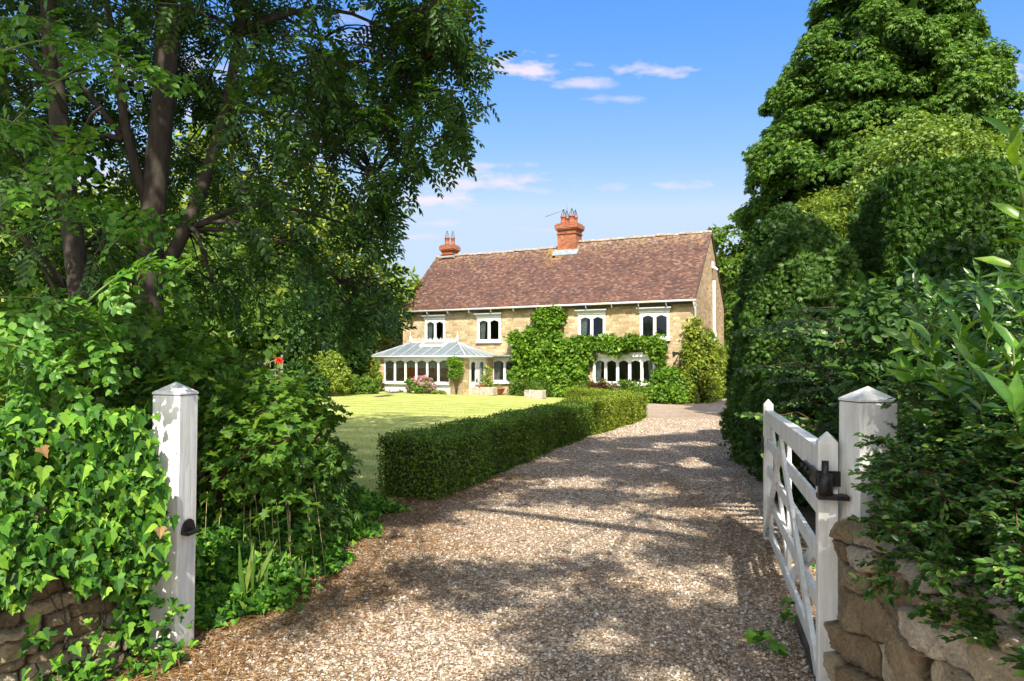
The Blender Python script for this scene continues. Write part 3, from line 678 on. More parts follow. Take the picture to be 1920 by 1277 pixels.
# iron ornament on the wall
O = empty('wall_ornament', h2w(-.72, -.03, 2.45), -HA, 'black iron star shaped ornament fixed to the stone by the corner climber', 'ornament')
mb = MB()
for a in (200, 240, 270, 300, 340, 180, 0):
    l = .5 if 200 < a < 340 else .3; t = R(a); p = Vector((0, 0, 0)); q = Vector((math.cos(t) * l, 0, math.sin(t) * l * 1.2)); mb.bar(p, q, .03, .045, (0, 1, 0))
    mb.lathe([(.0, -.06), (.06, -.03), (.06, .03), (0, .06)], q, 8)
mb.build('iron_arms', M['black'], O)

# ------------------------------------------------------------ conservatory
CO = empty('conservatory', C0, -HA, 'white framed garden room with a pale glazed hipped roof on the cottage front', 'conservatory')
X0, X1, YF, GE = -16.58, -10.96, -3.18, 2.28
def cw(a, b, mat, name='wall'): return MB().box(a, b).build(name, mat, CO)
cw((X0, YF, -.4), (-15.97, YF + .3, GE - .1), M['palestone'], 'stone_pier')
cw((-15.965, YF + .01, -.4), (-11.8, YF + .25, .86), plain('white_render', (.74, .74, .71), .8, 3, .08), 'plinth')
cw((-11.79, YF, -.4), (X1, YF + .3, GE - .1), M['palestone'], 'stone_pier')
cw((X1 - .25, YF + .305, -.4), (X1, -2.64, GE - .1), M['palestone'], 'stone_pier')
cw((X1 - .25, -.81, -.4), (X1, -.01, GE - .1), M['palestone'], 'stone_pier')
cw((X0, YF + .31, -.4), (X0 + .25, -.01, GE - .1), M['palestone'], 'side_wall')
cw((X0 + .3, YF + .32, -.1), (X1 - .3, -.02, .22), M['room'], 'floor')
hs = light_holes(-15.965, -11.8, .88, GE - .12, 6, .07, .11, .09, .07)
fr = bmobj('window', holed([(-15.965, .88), (-11.8, .88), (-11.8, GE - .11), (-15.965, GE - .11)], hs, .08, lambda u, v, w_: (u, YF - .01 + w_, v)), M['white'], CO)
MB().box((-15.9, YF + .035, .92), (-11.85, YF + .04, GE - .15)).build('pane', M['glass'], fr)
MB().box((-16.05, YF - .12, .8), (-11.75, YF - .012, .878)).build('sill', M['white'], fr)
blind = plain('cream_blind', (.72, .68, .55), .9, 5, .08)
for h in hs:
    xa = min(p[0] for p in h); xb = max(p[0] for p in h); zt = max(p[1] for p in h); zb = zt - .34; vs = []; n_ = 18
    for i in range(n_ + 1):
        t = i / n_; vs += [(xa + (xb - xa) * t, YF + .13, zt), (xa + (xb - xa) * t, YF + .13, zb - .06 * abs(math.sin(t * 3 * math.pi)))]
    MB().add(vs, [(2 * i, 2 * i + 1, 2 * i + 3, 2 * i + 2) for i in range(n_)]).build('blind', blind, fr)
# side doors
ty = lambda u, v, w_: (X1 + .0 - w_ - .02, u, v)
def door_leaf(ya, yb):
    d = bmobj('door', holed([(ya, .2), (yb, .2), (yb, GE - .13), (ya, GE - .13)], [arch(ya + .2, yb - .2, .95, GE - .27)], .06, ty), M['white'], CO)
    MB().box((X1 - .055, ya + .15, .9), (X1 - .05, yb - .15, GE - .2)).build('pane', M['glass'], d)
    MB().box((X1 - .02 + .002, ya + .2, .32), (X1 - .005, yb - .2, .78)).build('panel', M['white'], d)
    return d
d1 = door_leaf(-2.60, -1.74); d2 = door_leaf(-1.71, -.85)
MB().box((X1 - .018, -1.95, 1.0), (X1 + .02, -1.8, 1.06)).tube([(X1 + .05, -1.95, 1.12), (X1 + .05, -1.8, 1.12)], .012, 6).build('door_handle', M['black'], d1)
cw((X1 - .24, -2.64, GE - .125), (X1 + .01, -.81, GE - .02), M['white'], 'lintel')
cw((X0 - .0, YF - .02, GE - .1), (X1 + .02, YF + .3, GE - .01), M['white'], 'fascia')
cw((X1 - .6, -2.7, -.1), (X1 + .45, -.75, .195), M['palestone'], 'doorstep')
# roof
ov = .2; xa, xb, ya = X0 - ov, X1 + ov, YF - ov; zr = 3.03; rl, rr, ry = -15.35, -12.3, -1.6
P = {'fl': (xa, ya, GE), 'fr': (xb, ya, GE), 'bl': (xa, 0, GE), 'br': (xb, 0, GE), 'rl': (rl, ry, zr), 'rr': (rr, ry, zr)}
mb = MB(); keys = ['fl', 'fr', 'bl', 'br', 'rl', 'rr']; vs = [P[k] for k in keys] + [(P[k][0], P[k][1], P[k][2] - .04) for k in keys]
fs = [(0, 1, 5, 4), (1, 3, 5), (2, 0, 4), (3, 2, 4, 5)]
mb.add(vs, fs + [tuple(i + 6 for i in f)[::-1] for f in fs] + [(0, 6, 7, 1), (1, 7, 9, 3), (2, 8, 6, 0)])
rf = mb.build('roof', M['roofglass'], CO)
bars = MB(); barm = plain('glazing_bar', (.36, .39, .42), .5, 5, .1)
def lerp(a, b, t): return Vector(a) * (1 - t) + Vector(b) * t
up = Vector((0, 0, .02))
for (a, b) in (('fl', 'rl'), ('fr', 'rr'), ('bl', 'rl'), ('br', 'rr'), ('rl', 'rr')): bars.bar(Vector(P[a]) + up, Vector(P[b]) + up, .07, .06)
for i in range(1, 9):
    x = xa + (xb - xa) * i / 9
    if x < rl: t = (x - xa) / (rl - xa); top = lerp(P['fl'], P['rl'], t)
    elif x > rr: t = (xb - x) / (xb - rr); top = lerp(P['fr'], P['rr'], t)
    else: top = Vector((x, ry, zr))
    bars.bar(Vector((x, ya, GE)) + up, top + up, .04, .05)
for sd, rc in (('r', 'rr'), ('l', 'rl')):
    for i in range(1, 5):
        y = ya * (1 - i / 5); base = Vector((P['f' + sd][0], y, GE)); bars.bar(base + up, lerp(base, P[rc], .93) + up, .035, .045)
bars.build('glazing_bars', barm, rf)
mb = MB(); mb.tube([(xa, ya - .03, GE - .03), (xb + .03, ya - .03, GE - .03), (xb + .03, -.1, GE - .03)], .055, 8); mb.build('gutter', M['white'], CO)
mb = MB(); vx = -14.3
def rp(x, t, dz): return lerp((x, ya, GE), (x, ry, zr), t) + Vector((0, -.02, dz))
mb.add([rp(vx, .62, .03), rp(vx + 1.5, .62, .03), rp(vx + 1.5, .97, .03), rp(vx, .97, .03), rp(vx, .62, .13), rp(vx + 1.5, .62, .13), rp(vx + 1.5, .97, .13), rp(vx, .97, .13)],
       [(0, 3, 2, 1), (4, 5, 6, 7), (0, 1, 5, 4), (1, 2, 6, 5), (2, 3, 7, 6), (3, 0, 4, 7)]); vn = mb.build('roof_vent', M['white'], rf)
MB().add([rp(vx + .1, .66, .135), rp(vx + 1.4, .66, .135), rp(vx + 1.4, .93, .135), rp(vx + .1, .93, .135)], [(0, 1, 2, 3)]).build('pane', plain('vent_glass', (.25, .24, .2), .3), vn)
mb = MB(); mb.box((rl, ry - .015, zr + .04), (rr, ry + .015, zr + .09)); nf = 26
for i in range(nf + 1):
    x = rl + (rr - rl) * i / nf; h = .2 if i % 2 else .15; mb.tube([(x, ry, zr + .09), (x, ry, zr + h * .9), (x, ry, zr + .08 + h)], [.02, .03, .004], 5)
mb.build('cresting', M['white'], rf)
for x in (rl, rr): MB().lathe([(.07, .04), (.05, .12), (.08, .2), (.035, .27), (.07, .34), (.02, .42), (.004, .62)], (x, ry, zr), 10).build('finial', M['white'], rf)
# things inside
I = empty('cabinet', h2w(-15.55, -1.2, .22), -HA, 'tall orange wooden cupboard standing behind the first conservatory light', 'cupboard')
mb = MB().box((-.35, -.25, 0), (.35, .25, 1.7)); mb.box((-.38, -.28, 1.7), (.38, .28, 1.76)); mb.build('carcass', M['wood'], I)
for s_ in (-1, 1): MB().box((-.17 + s_ * .175 - .16, -.275, .05), (-.17 + s_ * .175 + .16, -.252, 1.65)).build('door', M['wood'], I).location.x = .17
I = empty('garden_room_table', h2w(-13.6, -1.6, .22), -HA, 'wooden table inside the conservatory behind the middle lights', 'table')
MB().box((-.8, -.4, .7), (.8, .4, .75)).build('table_top', M['wood'], I)
for sx in (-.72, .72):
    for sy in (-.33, .33): MB().box((sx - .04, sy - .04, 0), (sx + .04, sy + .04, .698)).build('leg', M['wood'], I)
# trellis on the pier
T = empty('garden_trellis', h2w(-11.35, YF - .05, .0), -HA, 'narrow diamond trellis fixed to the conservatory pier', 'trellis')
mb = MB()
for i in range(-5, 12):
    for s_ in (1, -1):
        za = i * .16; pa = [-.38, za if s_ > 0 else za + .76]; pb = [.38, za + .76 if s_ > 0 else za]
        # clip to 0.2 - 2.0
        (x1, z1), (x2, z2) = pa, pb
        if z1 > z2: x1, z1, x2, z2 = x2, z2, x1, z1
        if z2 < .25 or z1 > 1.7: continue
        t0 = max(0, (.2 - z1) / (z2 - z1)); t1 = min(1, (1.75 - z1) / (z2 - z1))
        mb.bar((x1 + (x2 - x1) * t0, -.006 * s_, z1 + (z2 - z1) * t0), (x1 + (x2 - x1) * t1, -.006 * s_, z1 + (z2 - z1) * t1), .012, .03, (0, 1, 0))
mb.build('lattice', plain('lattice_wood', (.50, .42, .30), .8), T)

# ------------------------------------------------------------ plants by the house
def plant(name, loc, label, cat, group=None): return empty(name, loc, 0, label, cat, group)
def stems(parent, base, tips, r, mat, name='stems', sag=.1):
    mb = MB(); b = Vector(base)
    for t in tips:
        t = Vector(t); m1 = b.lerp(t, .4) + Vector((0, 0, sag * (t - b).length)); mb.tube([b - Vector(parent.location), m1 - Vector(parent.location), t - Vector(parent.location)], [r, r * .7, r * .25], 5)
    return mb.build(name, mat, parent)
def hw(pts): return np.array([h2w(*p) for p in pts])
def scatter_house(regions, K, depth):   # regions: (x0,x1,z0,z1) on the facade, y from -depth..0
    ar = np.array([(r[1] - r[0]) * (r[3] - r[2]) for r in regions]); pick = rng.choice(len(regions), K, p=ar / ar.sum()); out = []
    for i in pick:
        x0, x1, z0, z1 = regions[i][:4]; x = rng.uniform(x0, x1); z = rng.uniform(z0, z1); dp = regions[i][4] if len(regions[i]) > 4 else depth
        out.append((x, -dp * rng.rand() - .05, z))
    return hw(out)
def facade_plant(name, base, label, cat, regions, K, depth, n, size, mat, r=.32, T=KITEW, out=(-.45, -.89, .35)):
    p = plant(name, h2w(*base), label, cat); C = scatter_house(regions, K, depth)
    o = np.tile(np.array(out), (K, 1)) + .5 * rnd(K)
    foliage('foliage', p, mat, [clump(C, r * (.7 + .6 * rng.rand(K)), n, size, o, .9, .2, .4)], T)
    bb = h2w(base[0], base[1] + .03, .0); C = C[np.argsort(((C - bb) ** 2).sum(1))]; stems(p, bb, C[10:60:4], .04, M['bark'])
    return p
facade_plant('climbing_wisteria', (-7.6, -.3, 0), 'huge bushy green climber between the two downstairs windows reaching the eaves', 'climber',
             [(-9.4, -6.6, .3, 2.9, .8), (-9.7, -6.9, 1.6, 3.5, .45), (-8.2, -6.9, 3.4, 4.6, .3), (-7.2, -5.6, .2, 2.2, .6), (-7.2, -1.8, 2.72, 2.98, .25), (-5.4, -1.8, 2.7, 3.0, .3), (-5.4, -1.8, 2.7, 3.0, .3), (-3.9, -1.7, 2.65, 3.0, .3), (-2.2, -1.7, 2.1, 2.9, .3), (-7.0, -5.3, 2.0, 3.0, .4)], 290, .5, 150, .17, LM['climber'], .36)
facade_plant('corner_creeper', (-.2, -.3, 0), 'golden green creeper clothing the right corner of the cottage', 'climber',
             [(-.35, .1, 0, 3.5, .3), (-.25, .05, 3.1, 3.85, .15), (-.8, -.1, 0, 1.3, .5)], 85, .4, 130, .13, LM['gold'], .33)
p = plant('gable_creeper', h2w(.3, 2, 0), 'yellow green creeper spreading up the sunlit gable wall', 'climber'); K = 130
t = rng.rand(K); zz = rng.rand(K) * (3.6 - 1.5 * t); C = hw([(.1 + .3 * rng.rand(), .2 + 5.5 * a, b) for a, b in zip(t, zz)])
foliage('foliage', p, LM['gold'], [clump(C, .35, 110, .13, np.tile([.85, -.5, .3], (K, 1)), .9, .2, .4)], KITEW); stems(p, h2w(.1, 2, 0), C[:8], .03, M['bark'])
p = facade_plant('border_shrub', (-1.6, -.9, 0), 'dense dark leafy shrub right of the long downstairs window', 'shrub', [(-1.8, -.4, 0, 1.3, .9), (-1.5, -.7, 1.0, 1.55, .5)], 80, .9, 130, .16, LM['climber'], .36)
fy = {'border_perennials': (-6.8, -1.1, .45)}
def bed(name, xa, xb, ya, yb, h, label, K, mat, size=.12, n=80, T=KITE, cat='flower bed'):
    p = plant(name, h2w((xa + xb) / 2, (ya + yb) / 2, 0), label, cat)
    C = hw([(rng.uniform(xa, xb), rng.uniform(ya, yb), .12 + h * rng.rand() ** 1.3) for _ in range(K)])
    foliage('foliage', p, mat, [clump(C, .28, n, size, np.tile([0, -.3, 1], (K, 1)), .6, .0, .5)], T)
    stems(p, p.location, C[:8], .015, M['greenstem']); return p
bed('border_plants', -5.6, -2.2, -1.6, -.5, .75, 'mixed green border plants under the long five light window', 60, LM['mid'], .13, 90)
bed('low_border_plants', -2.6, -.3, -2.3, -1.0, .5, 'low leafy shrubs at the drive edge before the cottage corner', 60, LM['climber'], .14, 100)
bed('lavender_clump', -9.2, -7.2, -1.5, -.9, .75, 'feathery bright green clump between the two stone troughs', 40, LM['mid'], .14, 90, NARROW, 'plant')
bed('plinth_plants', -16.0, -11.9, YF - .5, YF - .15, .12, 'low weeds and flowers along the foot of the conservatory', 36, LM['mid'], .1, 40, KITE)
# dark-leaved plant with pinkish plumes
p = plant('purple_border_plant', h2w(-4.1, -1.9, 0), 'dark purple leaved plant rising before the long window', 'plant')
C = hw([(-4.1 + .3 * rng.normal(), -1.9 + .1 * rng.normal(), .3 + .6 * rng.rand()) for _ in range(14)])
foliage('foliage', p, leaf_mat('purple_leaf', [(0, (.05, .02, .02)), (.5, (.10, .04, .03)), (1, (.2, .1, .06))]), [clump(C, .22, 60, .12, np.tile([0, 0, 1.], (14, 1)))], KITE); stems(p, h2w(-4.1, -1.9, 0), C[:6], .02, M['twig'])
# hydrangea
hp = h2w(-13.1, YF - .75, .28); p = plant('hydrangea', hp, 'round hydrangea bush with pink flower heads before the conservatory', 'shrub')
C, o = ellips(hp + np.array([0, 0, .35]), (.6, .5, .45), 34, -.2)
foliage('foliage', p, LM['mid'], [clump(C, .15, 40, .11, o)], KITEW)
C, o = ellips(hp + np.array([0, -.02, .42]), (.68, .56, .5), 44, -.3)
foliage('flower_heads', p, LM['pink'], [clump(C, .11, 60, .042, o, .3, 0, .1, 1, .3, .8)], KITEW); stems(p, hp, C[:8], .012, M['greenstem'])
p = plant('yellow_edging', h2w(-12.2, YF - .6, 0), 'low yellow flowered tuft right of the pink hydrangea', 'plant')
C = hw([(-12.3 + .5 * rng.normal() * .6, YF - .6 + .1 * rng.normal(), .32 + .1 * rng.rand()) for _ in range(14)])
foliage('foliage', p, LM['gold'], [clump(C, .14, 50, .07, np.tile([0, 0, 1.], (14, 1)))], KITE)
# ivy on trellis
p = plant('trellis_climber', h2w(-11.35, YF - .15, .2), 'clipped green climber in a ball atop the diamond trellis', 'climber')
C = hw([(-11.35 + .36 * rng.uniform(-1, 1), YF - .15 - .12 * rng.rand(), 1.25 + .95 * rng.rand()) for _ in range(40)])
foliage('foliage', p, LM['climber'], [clump(C, .18, 60, .085, np.tile([-.4, -.9, .3], (40, 1)))], KITEW)
stems(p, h2w(-11.35, YF - .12, .2), hw([(-11.35 + a, YF - .12, 1.3) for a in (-.2, -.05, .1, .25)]), .02, M['bark'])

def trough(name, x, y, w, label, z=-.02):
    c = h2w(x, y, 0); c[2] = gz(c[0], c[1]); t = empty(name, c, -HA, label, 'planter', 'stone troughs on the lawn edge')
    mb = MB(); h = .42; d = .5
    mb.box((-w / 2, -d / 2, 0), (w / 2, -d / 2 + .08, h)).box((-w / 2, d / 2 - .08, 0), (w / 2, d / 2, h)).box((-w / 2, -d / 2 + .08, 0), (-w / 2 + .08, d / 2 - .08, h)).box((w / 2 - .08, -d / 2 + .08, 0), (w / 2, d / 2 - .08, h))
    mb.box((-w / 2 + .08, -d / 2 + .08, 0), (w / 2 - .08, d / 2 - .08, h - .06)); mb.build('basin', plain('trough_stone', (.42, .36, .31), .9, 8, .35, .02), t, .02)
    return t, c
t1, c1 = trough('stone_trough', -10.35, -2.3, 1.45, 'long grey stone trough with yellow leaved plant near the conservatory door')
p = plant('trough_plant', c1 + np.array([0, 0, .36]), 'tall yellow green plant growing in the long stone trough', 'plant')
K = 16; C = c1 + np.array([0, 0, .5]) + rng.normal(size=(K, 3)) * np.array([.12, .08, .3]) + np.array([.15, 0, .25])
foliage('foliage', p, LM['lime'], [clump(C, .16, 40, .16, np.tile([0, 0, 1.], (K, 1)), .5, -.2)], NARROW); stems(p, c1 + np.array([.1, 0, .36]), C[:8], .012, M['greenstem'])
p = plant('red_geranium', c1 + np.array([-.05, -.1, .36]), 'small red geranium flowering in the long stone trough', 'plant')
foliage('foliage', p, LM['mid'], [clump(c1 + np.array([[-.1, -.1, .42], [.05, -.1, .42], [-.3, 0, .44], [.4, 0, .42]]), .1, 50, .06)], KITEW)
foliage('flower_heads', p, LM['red'], [clump(c1 + np.array([[-.15, -.2, .5], [-.02, -.2, .47], [.08, -.2, .5]]), .06, 40, .04)], KITEW)
t2, c2 = trough('stone_trough', -7.05, -3.0, .95, 'short grey stone trough beside the end of the clipped hedge')
p = plant('trough_plant', c2 + np.array([0, 0, .36]), 'reddish alpine plants in the short stone trough', 'plant')
foliage('foliage', p, LM['mid'], [clump(c2 + np.array([[-.3, 0, .45], [0, 0, .5], [.25, 0, .46], [.1, 0, .6]]), .16, 60, .08)], KITE)
bc = h2w(-11.3, -1.9, 0) + np.array([1.3, 0, 0]); bc[2] = gz(bc[0], bc[1])
b_ = empty('terracotta_bowl', bc, 0, 'wide brown terracotta bowl standing between the glazed door and trough', 'plant pot')
MB().lathe([(.28, 0), (.42, .12), (.47, .3), (.5, .31), (.5, .35), (.44, .35), (.40, .25)], (0, 0, 0), 18).build('bowl', M['terracotta'], b_)
p = plant('bowl_plant', bc + np.array([0, 0, .27]), 'dry looking plants filling the terracotta bowl', 'plant')
foliage('foliage', p, LM['lime'], [clump(bc + np.array([[-.2, 0, .4], [.1, 0, .45], [.25, .05, .4]]), .17, 50, .09)], KITE)

# ------------------------------------------------------------ box hedge
def hedge_line(name, pts, w, h0, mat, label, cat, n, size, h1=None, T=KITEW, core=None):
    p = empty(name, (pts[0][0], pts[0][1], float(gz(*pts[0]))), 0, label, cat)
    P_ = np.array(pts, float); seg = np.linalg.norm(np.diff(P_, axis=0), axis=1); cum = np.concatenate([[0], np.cumsum(seg)]); Lt = cum[-1]
    def ev(t):
        x = np.interp(t, cum, P_[:, 0]); y = np.interp(t, cum, P_[:, 1]); return x, y
    h1 = h1 or h0
    # area weighted faces: sides, top, ends
    side = Lt * (h0 + h1) / 2; top = Lt * w; end = w * h0; tot = 2 * side + top + 2 * end
    k = rng.choice(5, n, p=np.array([side, side, top, end, end]) / tot)
    t = rng.rand(n) * Lt; u = rng.rand(n); v = rng.rand(n)
    dens = np.clip(1.0, 0, 1)
    t = np.where(k == 3, 0, np.where(k == 4, Lt, t)); e = .15
    x, y = ev(t); x2, y2 = ev(np.clip(t + e, 0, Lt)); x1, y1 = ev(np.clip(t - e, 0, Lt)); dx, dy = x2 - x1, y2 - y1; l = np.hypot(dx, dy); dx /= l; dy /= l
    nx_, ny_ = dy, -dx
    wob = .03 * np.sin(t * 2.1) + .02 * np.sin(t * 5.3 + 1)
    hh = (h0 + (h1 - h0) * t / Lt) + .02 * np.sin(t * 3.1 + u * 3)
    across = np.where(k == 0, w / 2 + wob, np.where(k == 1, -w / 2 + wob, (u - .5) * w + wob)); z = np.where(k == 2, hh, v * hh)
    # rounded shoulders
    X = x + nx_ * across; Yy = y + ny_ * across
    Nn = np.stack([np.where(k == 0, nx_, np.where(k == 1, -nx_, np.where(k == 3, -dx, np.where(k == 4, dx, 0)))),
                   np.where(k == 0, ny_, np.where(k == 1, -ny_, np.where(k == 3, -dy, np.where(k == 4, dy, 0)))), np.where(k == 2, 1., .15)], 1)
    P2 = np.stack([X, Yy, gz(X, Yy) + z], 1) + Nn * (rng.normal(size=(n, 1)) * .028 - .03)
    Nr = unit(Nn + .55 * rnd(n)); D = unit(np.cross(Nr, rnd(n)) + Nn * .7)
    foliage('foliage', p, mat, [(P2, D, Nr, size * (.7 + .6 * rng.rand(n)))], T)
    # woody core
    mb = MB(); vs = []; m_ = 24
    for i in range(m_ + 1):
        tt = Lt * i / m_; a, b = ev(np.array([tt])); a = float(a[0]); b = float(b[0]); xa_, ya_ = ev(np.array([min(tt + .1, Lt)])); xb_, yb_ = ev(np.array([max(tt - .1, 0)]))
        ddx, ddy = float(xa_[0] - xb_[0]), float(ya_[0] - yb_[0]); q = math.hypot(ddx, ddy); ddx /= q; ddy /= q; hw_ = w / 2 - .07
        end_in = .07 if i == 0 else (-.07 if i == m_ else 0); a += ddx * end_in; b += ddy * end_in
        hz_ = h0 + (h1 - h0) * i / m_ - .07; zg = float(gz(a, b))
        for s_, z_ in ((1, 0), (1, hz_), (-1, hz_), (-1, 0)): vs.append((a + ddy * hw_ * s_ - p.location.x, b - ddx * hw_ * s_ - p.location.y, zg + z_ - p.location.z))
    fs = [(i * 4 + j, i * 4 + (j + 1) % 4, i * 4 + 4 + (j + 1) % 4, i * 4 + 4 + j) for i in range(m_) for j in range(4)] + [(0, 1, 2, 3), tuple(m_ * 4 + j for j in (3, 2, 1, 0))]
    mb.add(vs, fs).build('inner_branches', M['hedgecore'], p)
    return p
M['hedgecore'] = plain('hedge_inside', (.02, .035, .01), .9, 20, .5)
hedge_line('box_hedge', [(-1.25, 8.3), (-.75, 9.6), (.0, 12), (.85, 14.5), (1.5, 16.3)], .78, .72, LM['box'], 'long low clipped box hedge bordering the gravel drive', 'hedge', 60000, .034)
hedge_line('sun_tinted_hedge', [(1.52, 16.35), (2.4, 18.4), (3.4, 21), (3.75, 22.2), (3.6, 23.4), (3.1, 25), (2.45, 27.2)], .85, .76, LM['boxlit'], 'clipped hedge curving round at the drive bend, sunlight painted in as yellow green', 'hedge', 52000, .045)  # far stretch of the box hedge, its sunlight carried by the leaf colour

# ------------------------------------------------------------ trees and shrubs
def w2l(p, o): return Vector(p) - Vector(o.location)
def limb(mb, o, pts, r0, r1, n=8, wob=.0):
    P_ = [Vector(p) for p in pts]; out = []
    for i in range(len(P_) - 1):
        for t in (0, .5): out.append(P_[i].lerp(P_[i + 1], t))
    out.append(P_[-1]); k = len(out)
    for i in range(1, k - 1): out[i] = out[i] + Vector(rng.normal(size=3)) * wob
    sm = [out[0]] + [(out[i - 1] + out[i] * 2 + out[i + 1]) / 4 for i in range(1, k - 1)] + [out[-1]]
    mb.tube([p - Vector(o.location) for p in sm], [r0 + (r1 - r0) * i / (k - 1) for i in range(k)], n)

# --- big ash-like tree, left
TREE = empty('ash_tree', (-4.15, 8.0, 0), 0, 'tall dark leafed tree with feathery leaves, thicker trunk, left of the lawn', 'tree')
mb = MB()
limb(mb, TREE, [(-4.15, 8, -.1), at(275, 620, 8), at(280, 450, 8), at(298, 220, 8), at(318, 0, 8), at(330, -180, 8.2)], .165, .095, 12, .03)
limb(mb, TREE, [at(285, 560, 8), at(345, 430, 8.2), at(395, 300, 8.3), at(430, 180, 8.4), at(455, 20, 8.5), at(480, -160, 8.5)], .085, .04, 10, .03)
limb(mb, TREE, [at(280, 400, 8), at(235, 240, 7.8), at(215, 100, 7.7), at(190, -80, 7.6)], .06, .03, 8, .03)
mb.build('trunk', M['bark'], TREE)
# visible underside of the crown
poly = [(-40, -60), (860, -60), (850, 60), (860, 110), (840, 160), (850, 210), (820, 250), (770, 260), (740, 240), (690, 320), (700, 390), (670, 440), (680, 510), (660, 560), (600, 540), (520, 520), (440, 560), (380, 550), (300, 540), (200, 560), (100, 540), (-40, 540)]
def inside(x, y, poly):
    c = False; j = len(poly) - 1
    for i in range(len(poly)):
        xi, yi = poly[i]; xj, yj = poly[j]
        if (yi > y) != (yj > y) and x < (xj - xi) * (y - yi) / (yj - yi) + xi: c = not c
        j = i
    return c
cl = []
gaps = [(735, 300, 45), (690, 250, 30), (480, 60, 28), (620, 250, 22), (690, 110, 20), (345, 60, 26), (560, 330, 24), (150, 60, 22), (65, 150, 18), (440, 230, 18), (840, 60, 18), (790, 180, 16), (520, 150, 18), (385, 400, 16), (170, 300, 16), (470, 450, 36), (560, 480, 32), (400, 470, 26), (600, 400, 28), (520, 400, 24), (250, 40, 26), (60, 60, 26), (30, 250, 24), (640, 500, 22)]
while len(cl) < 165:
    x = rng.uniform(-40, 930); y = rng.uniform(-60, 610)
    if not inside(x, y, poly): continue
    if any((x - a) ** 2 + (y - b) ** 2 < r * r for a, b, r in gaps): continue
    if x > 640 and rng.rand() < .25: continue
    near_trunk = min(abs(x - 290), abs(x - (285 + (560 - y) * .32)), abs(x - 130)) < 40; Yd = rng.uniform(8.6, 11) if near_trunk else (rng.uniform(6.4, 10.8) if x < 640 else rng.uniform(6.8, 8.8))
    cl.append(at(x, y, Yd))
cl = np.array(cl)
# edge sprays that make the ragged right-hand outline
edge = [(915, 95), (890, 110), (860, 95), (900, 170), (870, 215), (905, 230), (880, 255), (845, 240), (820, 300), (800, 285), (770, 240), (750, 210), (765, 385), (745, 365), (720, 400), (745, 440), (720, 455), (755, 545), (735, 520), (700, 500), (745, 570), (710, 590), (690, 560), (660, 590), (640, 520), (830, 130), (810, 170), (780, 150), (850, 175), (870, 40), (830, 20), (800, 60)]
ec = np.array([at(a - (40 if b < 150 else 50), b, rng.uniform(7, 8.4)) for a, b in edge])
def twig_leaves(C, tw, per, tl, size, droop=.5, outv=(.5, 0, -.2), T=ASH):
    K = len(C); tips = []; P = []; D = []
    for c in C:
        for _ in range(tw):
            d = rng.normal(size=3) + np.array(outv); d[2] *= .7; d /= np.linalg.norm(d); L_ = tl * rng.uniform(.6, 1.3)
            tips.append((c, d, L_))
            for j in range(per):
                t = (j + 1) / per; q = c + d * L_ * t + np.array([0, 0, -droop * .5 * L_ * t * t]); P.append(q)
                sd = rng.normal(size=3) * .75 + d * .9 + np.array([0, 0, -droop]); D.append(sd)
    P = np.array(P); D = unit(np.array(D)); N = unit(np.array([0, 0, 1.]) + .4 * rng.normal(size=P.shape))
    return P, D, N, size * rng.uniform(.7, 1.2, len(P)), tips
A1 = twig_leaves(cl, 5, 5, .42, .30); A2 = twig_leaves(ec, 6, 4, .28, .27, outv=(.6, 0, -.3))
foliage('crown', TREE, LM['ash'], [A1[:4], A2[:4]], ASH)
mb = MB()
for tips in (A1[4], A2[4]):
    for c, d, L_ in tips:
        q = [c, c + d * L_ * .5 + np.array([0, 0, -.06 * L_]), c + d * L_ + np.array([0, 0, -.25 * L_])]
        mb.tube([w2l(v, TREE) for v in q], [.008, .005, .003], 3)
dc = np.array([at(815 + 70 * rng.rand(), 5 + 110 * rng.rand(), 7.4 + .8 * rng.rand()) for _ in range(22)])
foliage('dead_leaves', TREE, LM['brown'], [clump(dc, .2, 8, .075, None, droop=1.0)], LEAF)
hubs = [at(300, 200, 8), at(420, 200, 8.4), at(230, 260, 7.8), at(290, 420, 8), at(330, 60, 8), at(450, 60, 8.5), at(350, 430, 8.2)]
mids = [at(600, 75, 8.4), at(560, 300, 8.2), at(650, 420, 8.1), at(620, 200, 8.6), at(740, 60, 8), at(780, 130, 7.8), at(700, 330, 7.8), at(500, 480, 8), at(100, 150, 7.5), at(80, 350, 7.6), at(400, 530, 7.8), at(150, 470, 8), at(640, 530, 8)]
src = [5, 1, 6, 1, 5, 1, 1, 6, 2, 2, 6, 3, 6]
for s_, m_ in zip(src, mids): limb(mb, TREE, [hubs[s_], (hubs[s_] + m_) / 2 + np.array([0, 0, .35]), m_], .035, .014, 6, .05)
mm = np.array(mids + hubs)
for c in list(cl) + list(ec):
    j = int(np.argmin(((mm - c) ** 2).sum(1))); h = mm[j]; limb(mb, TREE, [h, (h + c) / 2 + np.array([0, 0, .12]), c], .014, .006, 4, .02)
mb.build('branches', M['bark'], TREE)
# higher part of the same crown (above the frame), it shades what is below
U, o = ellips((-4.2, 5.2, 10.0), (4.6, 4.4, 2.8), 430, -1, .25)
U2, o2 = ellips((-3.0, 8.6, 9.4), (3.0, 3.0, 1.8), 120, -1, .2)
UU = np.concatenate([U, U2]); keep = UU[:, 2] > EYE + .54 * np.maximum(UU[:, 1], 0) + .9; UU = UU[keep]
foliage('upper_crown', TREE, LM['ash'], [clump(UU, .75, 45, .2, None)], KITEW)
mb = MB()
for c in UU[::6]: limb(mb, TREE, [at(330, -180, 8.2), (at(330, -180, 8.2) + c) / 2 + np.array([0, 0, .4]), c], .05, .015, 5, .05)
mb.build('upper_limbs', M['bark'], TREE)
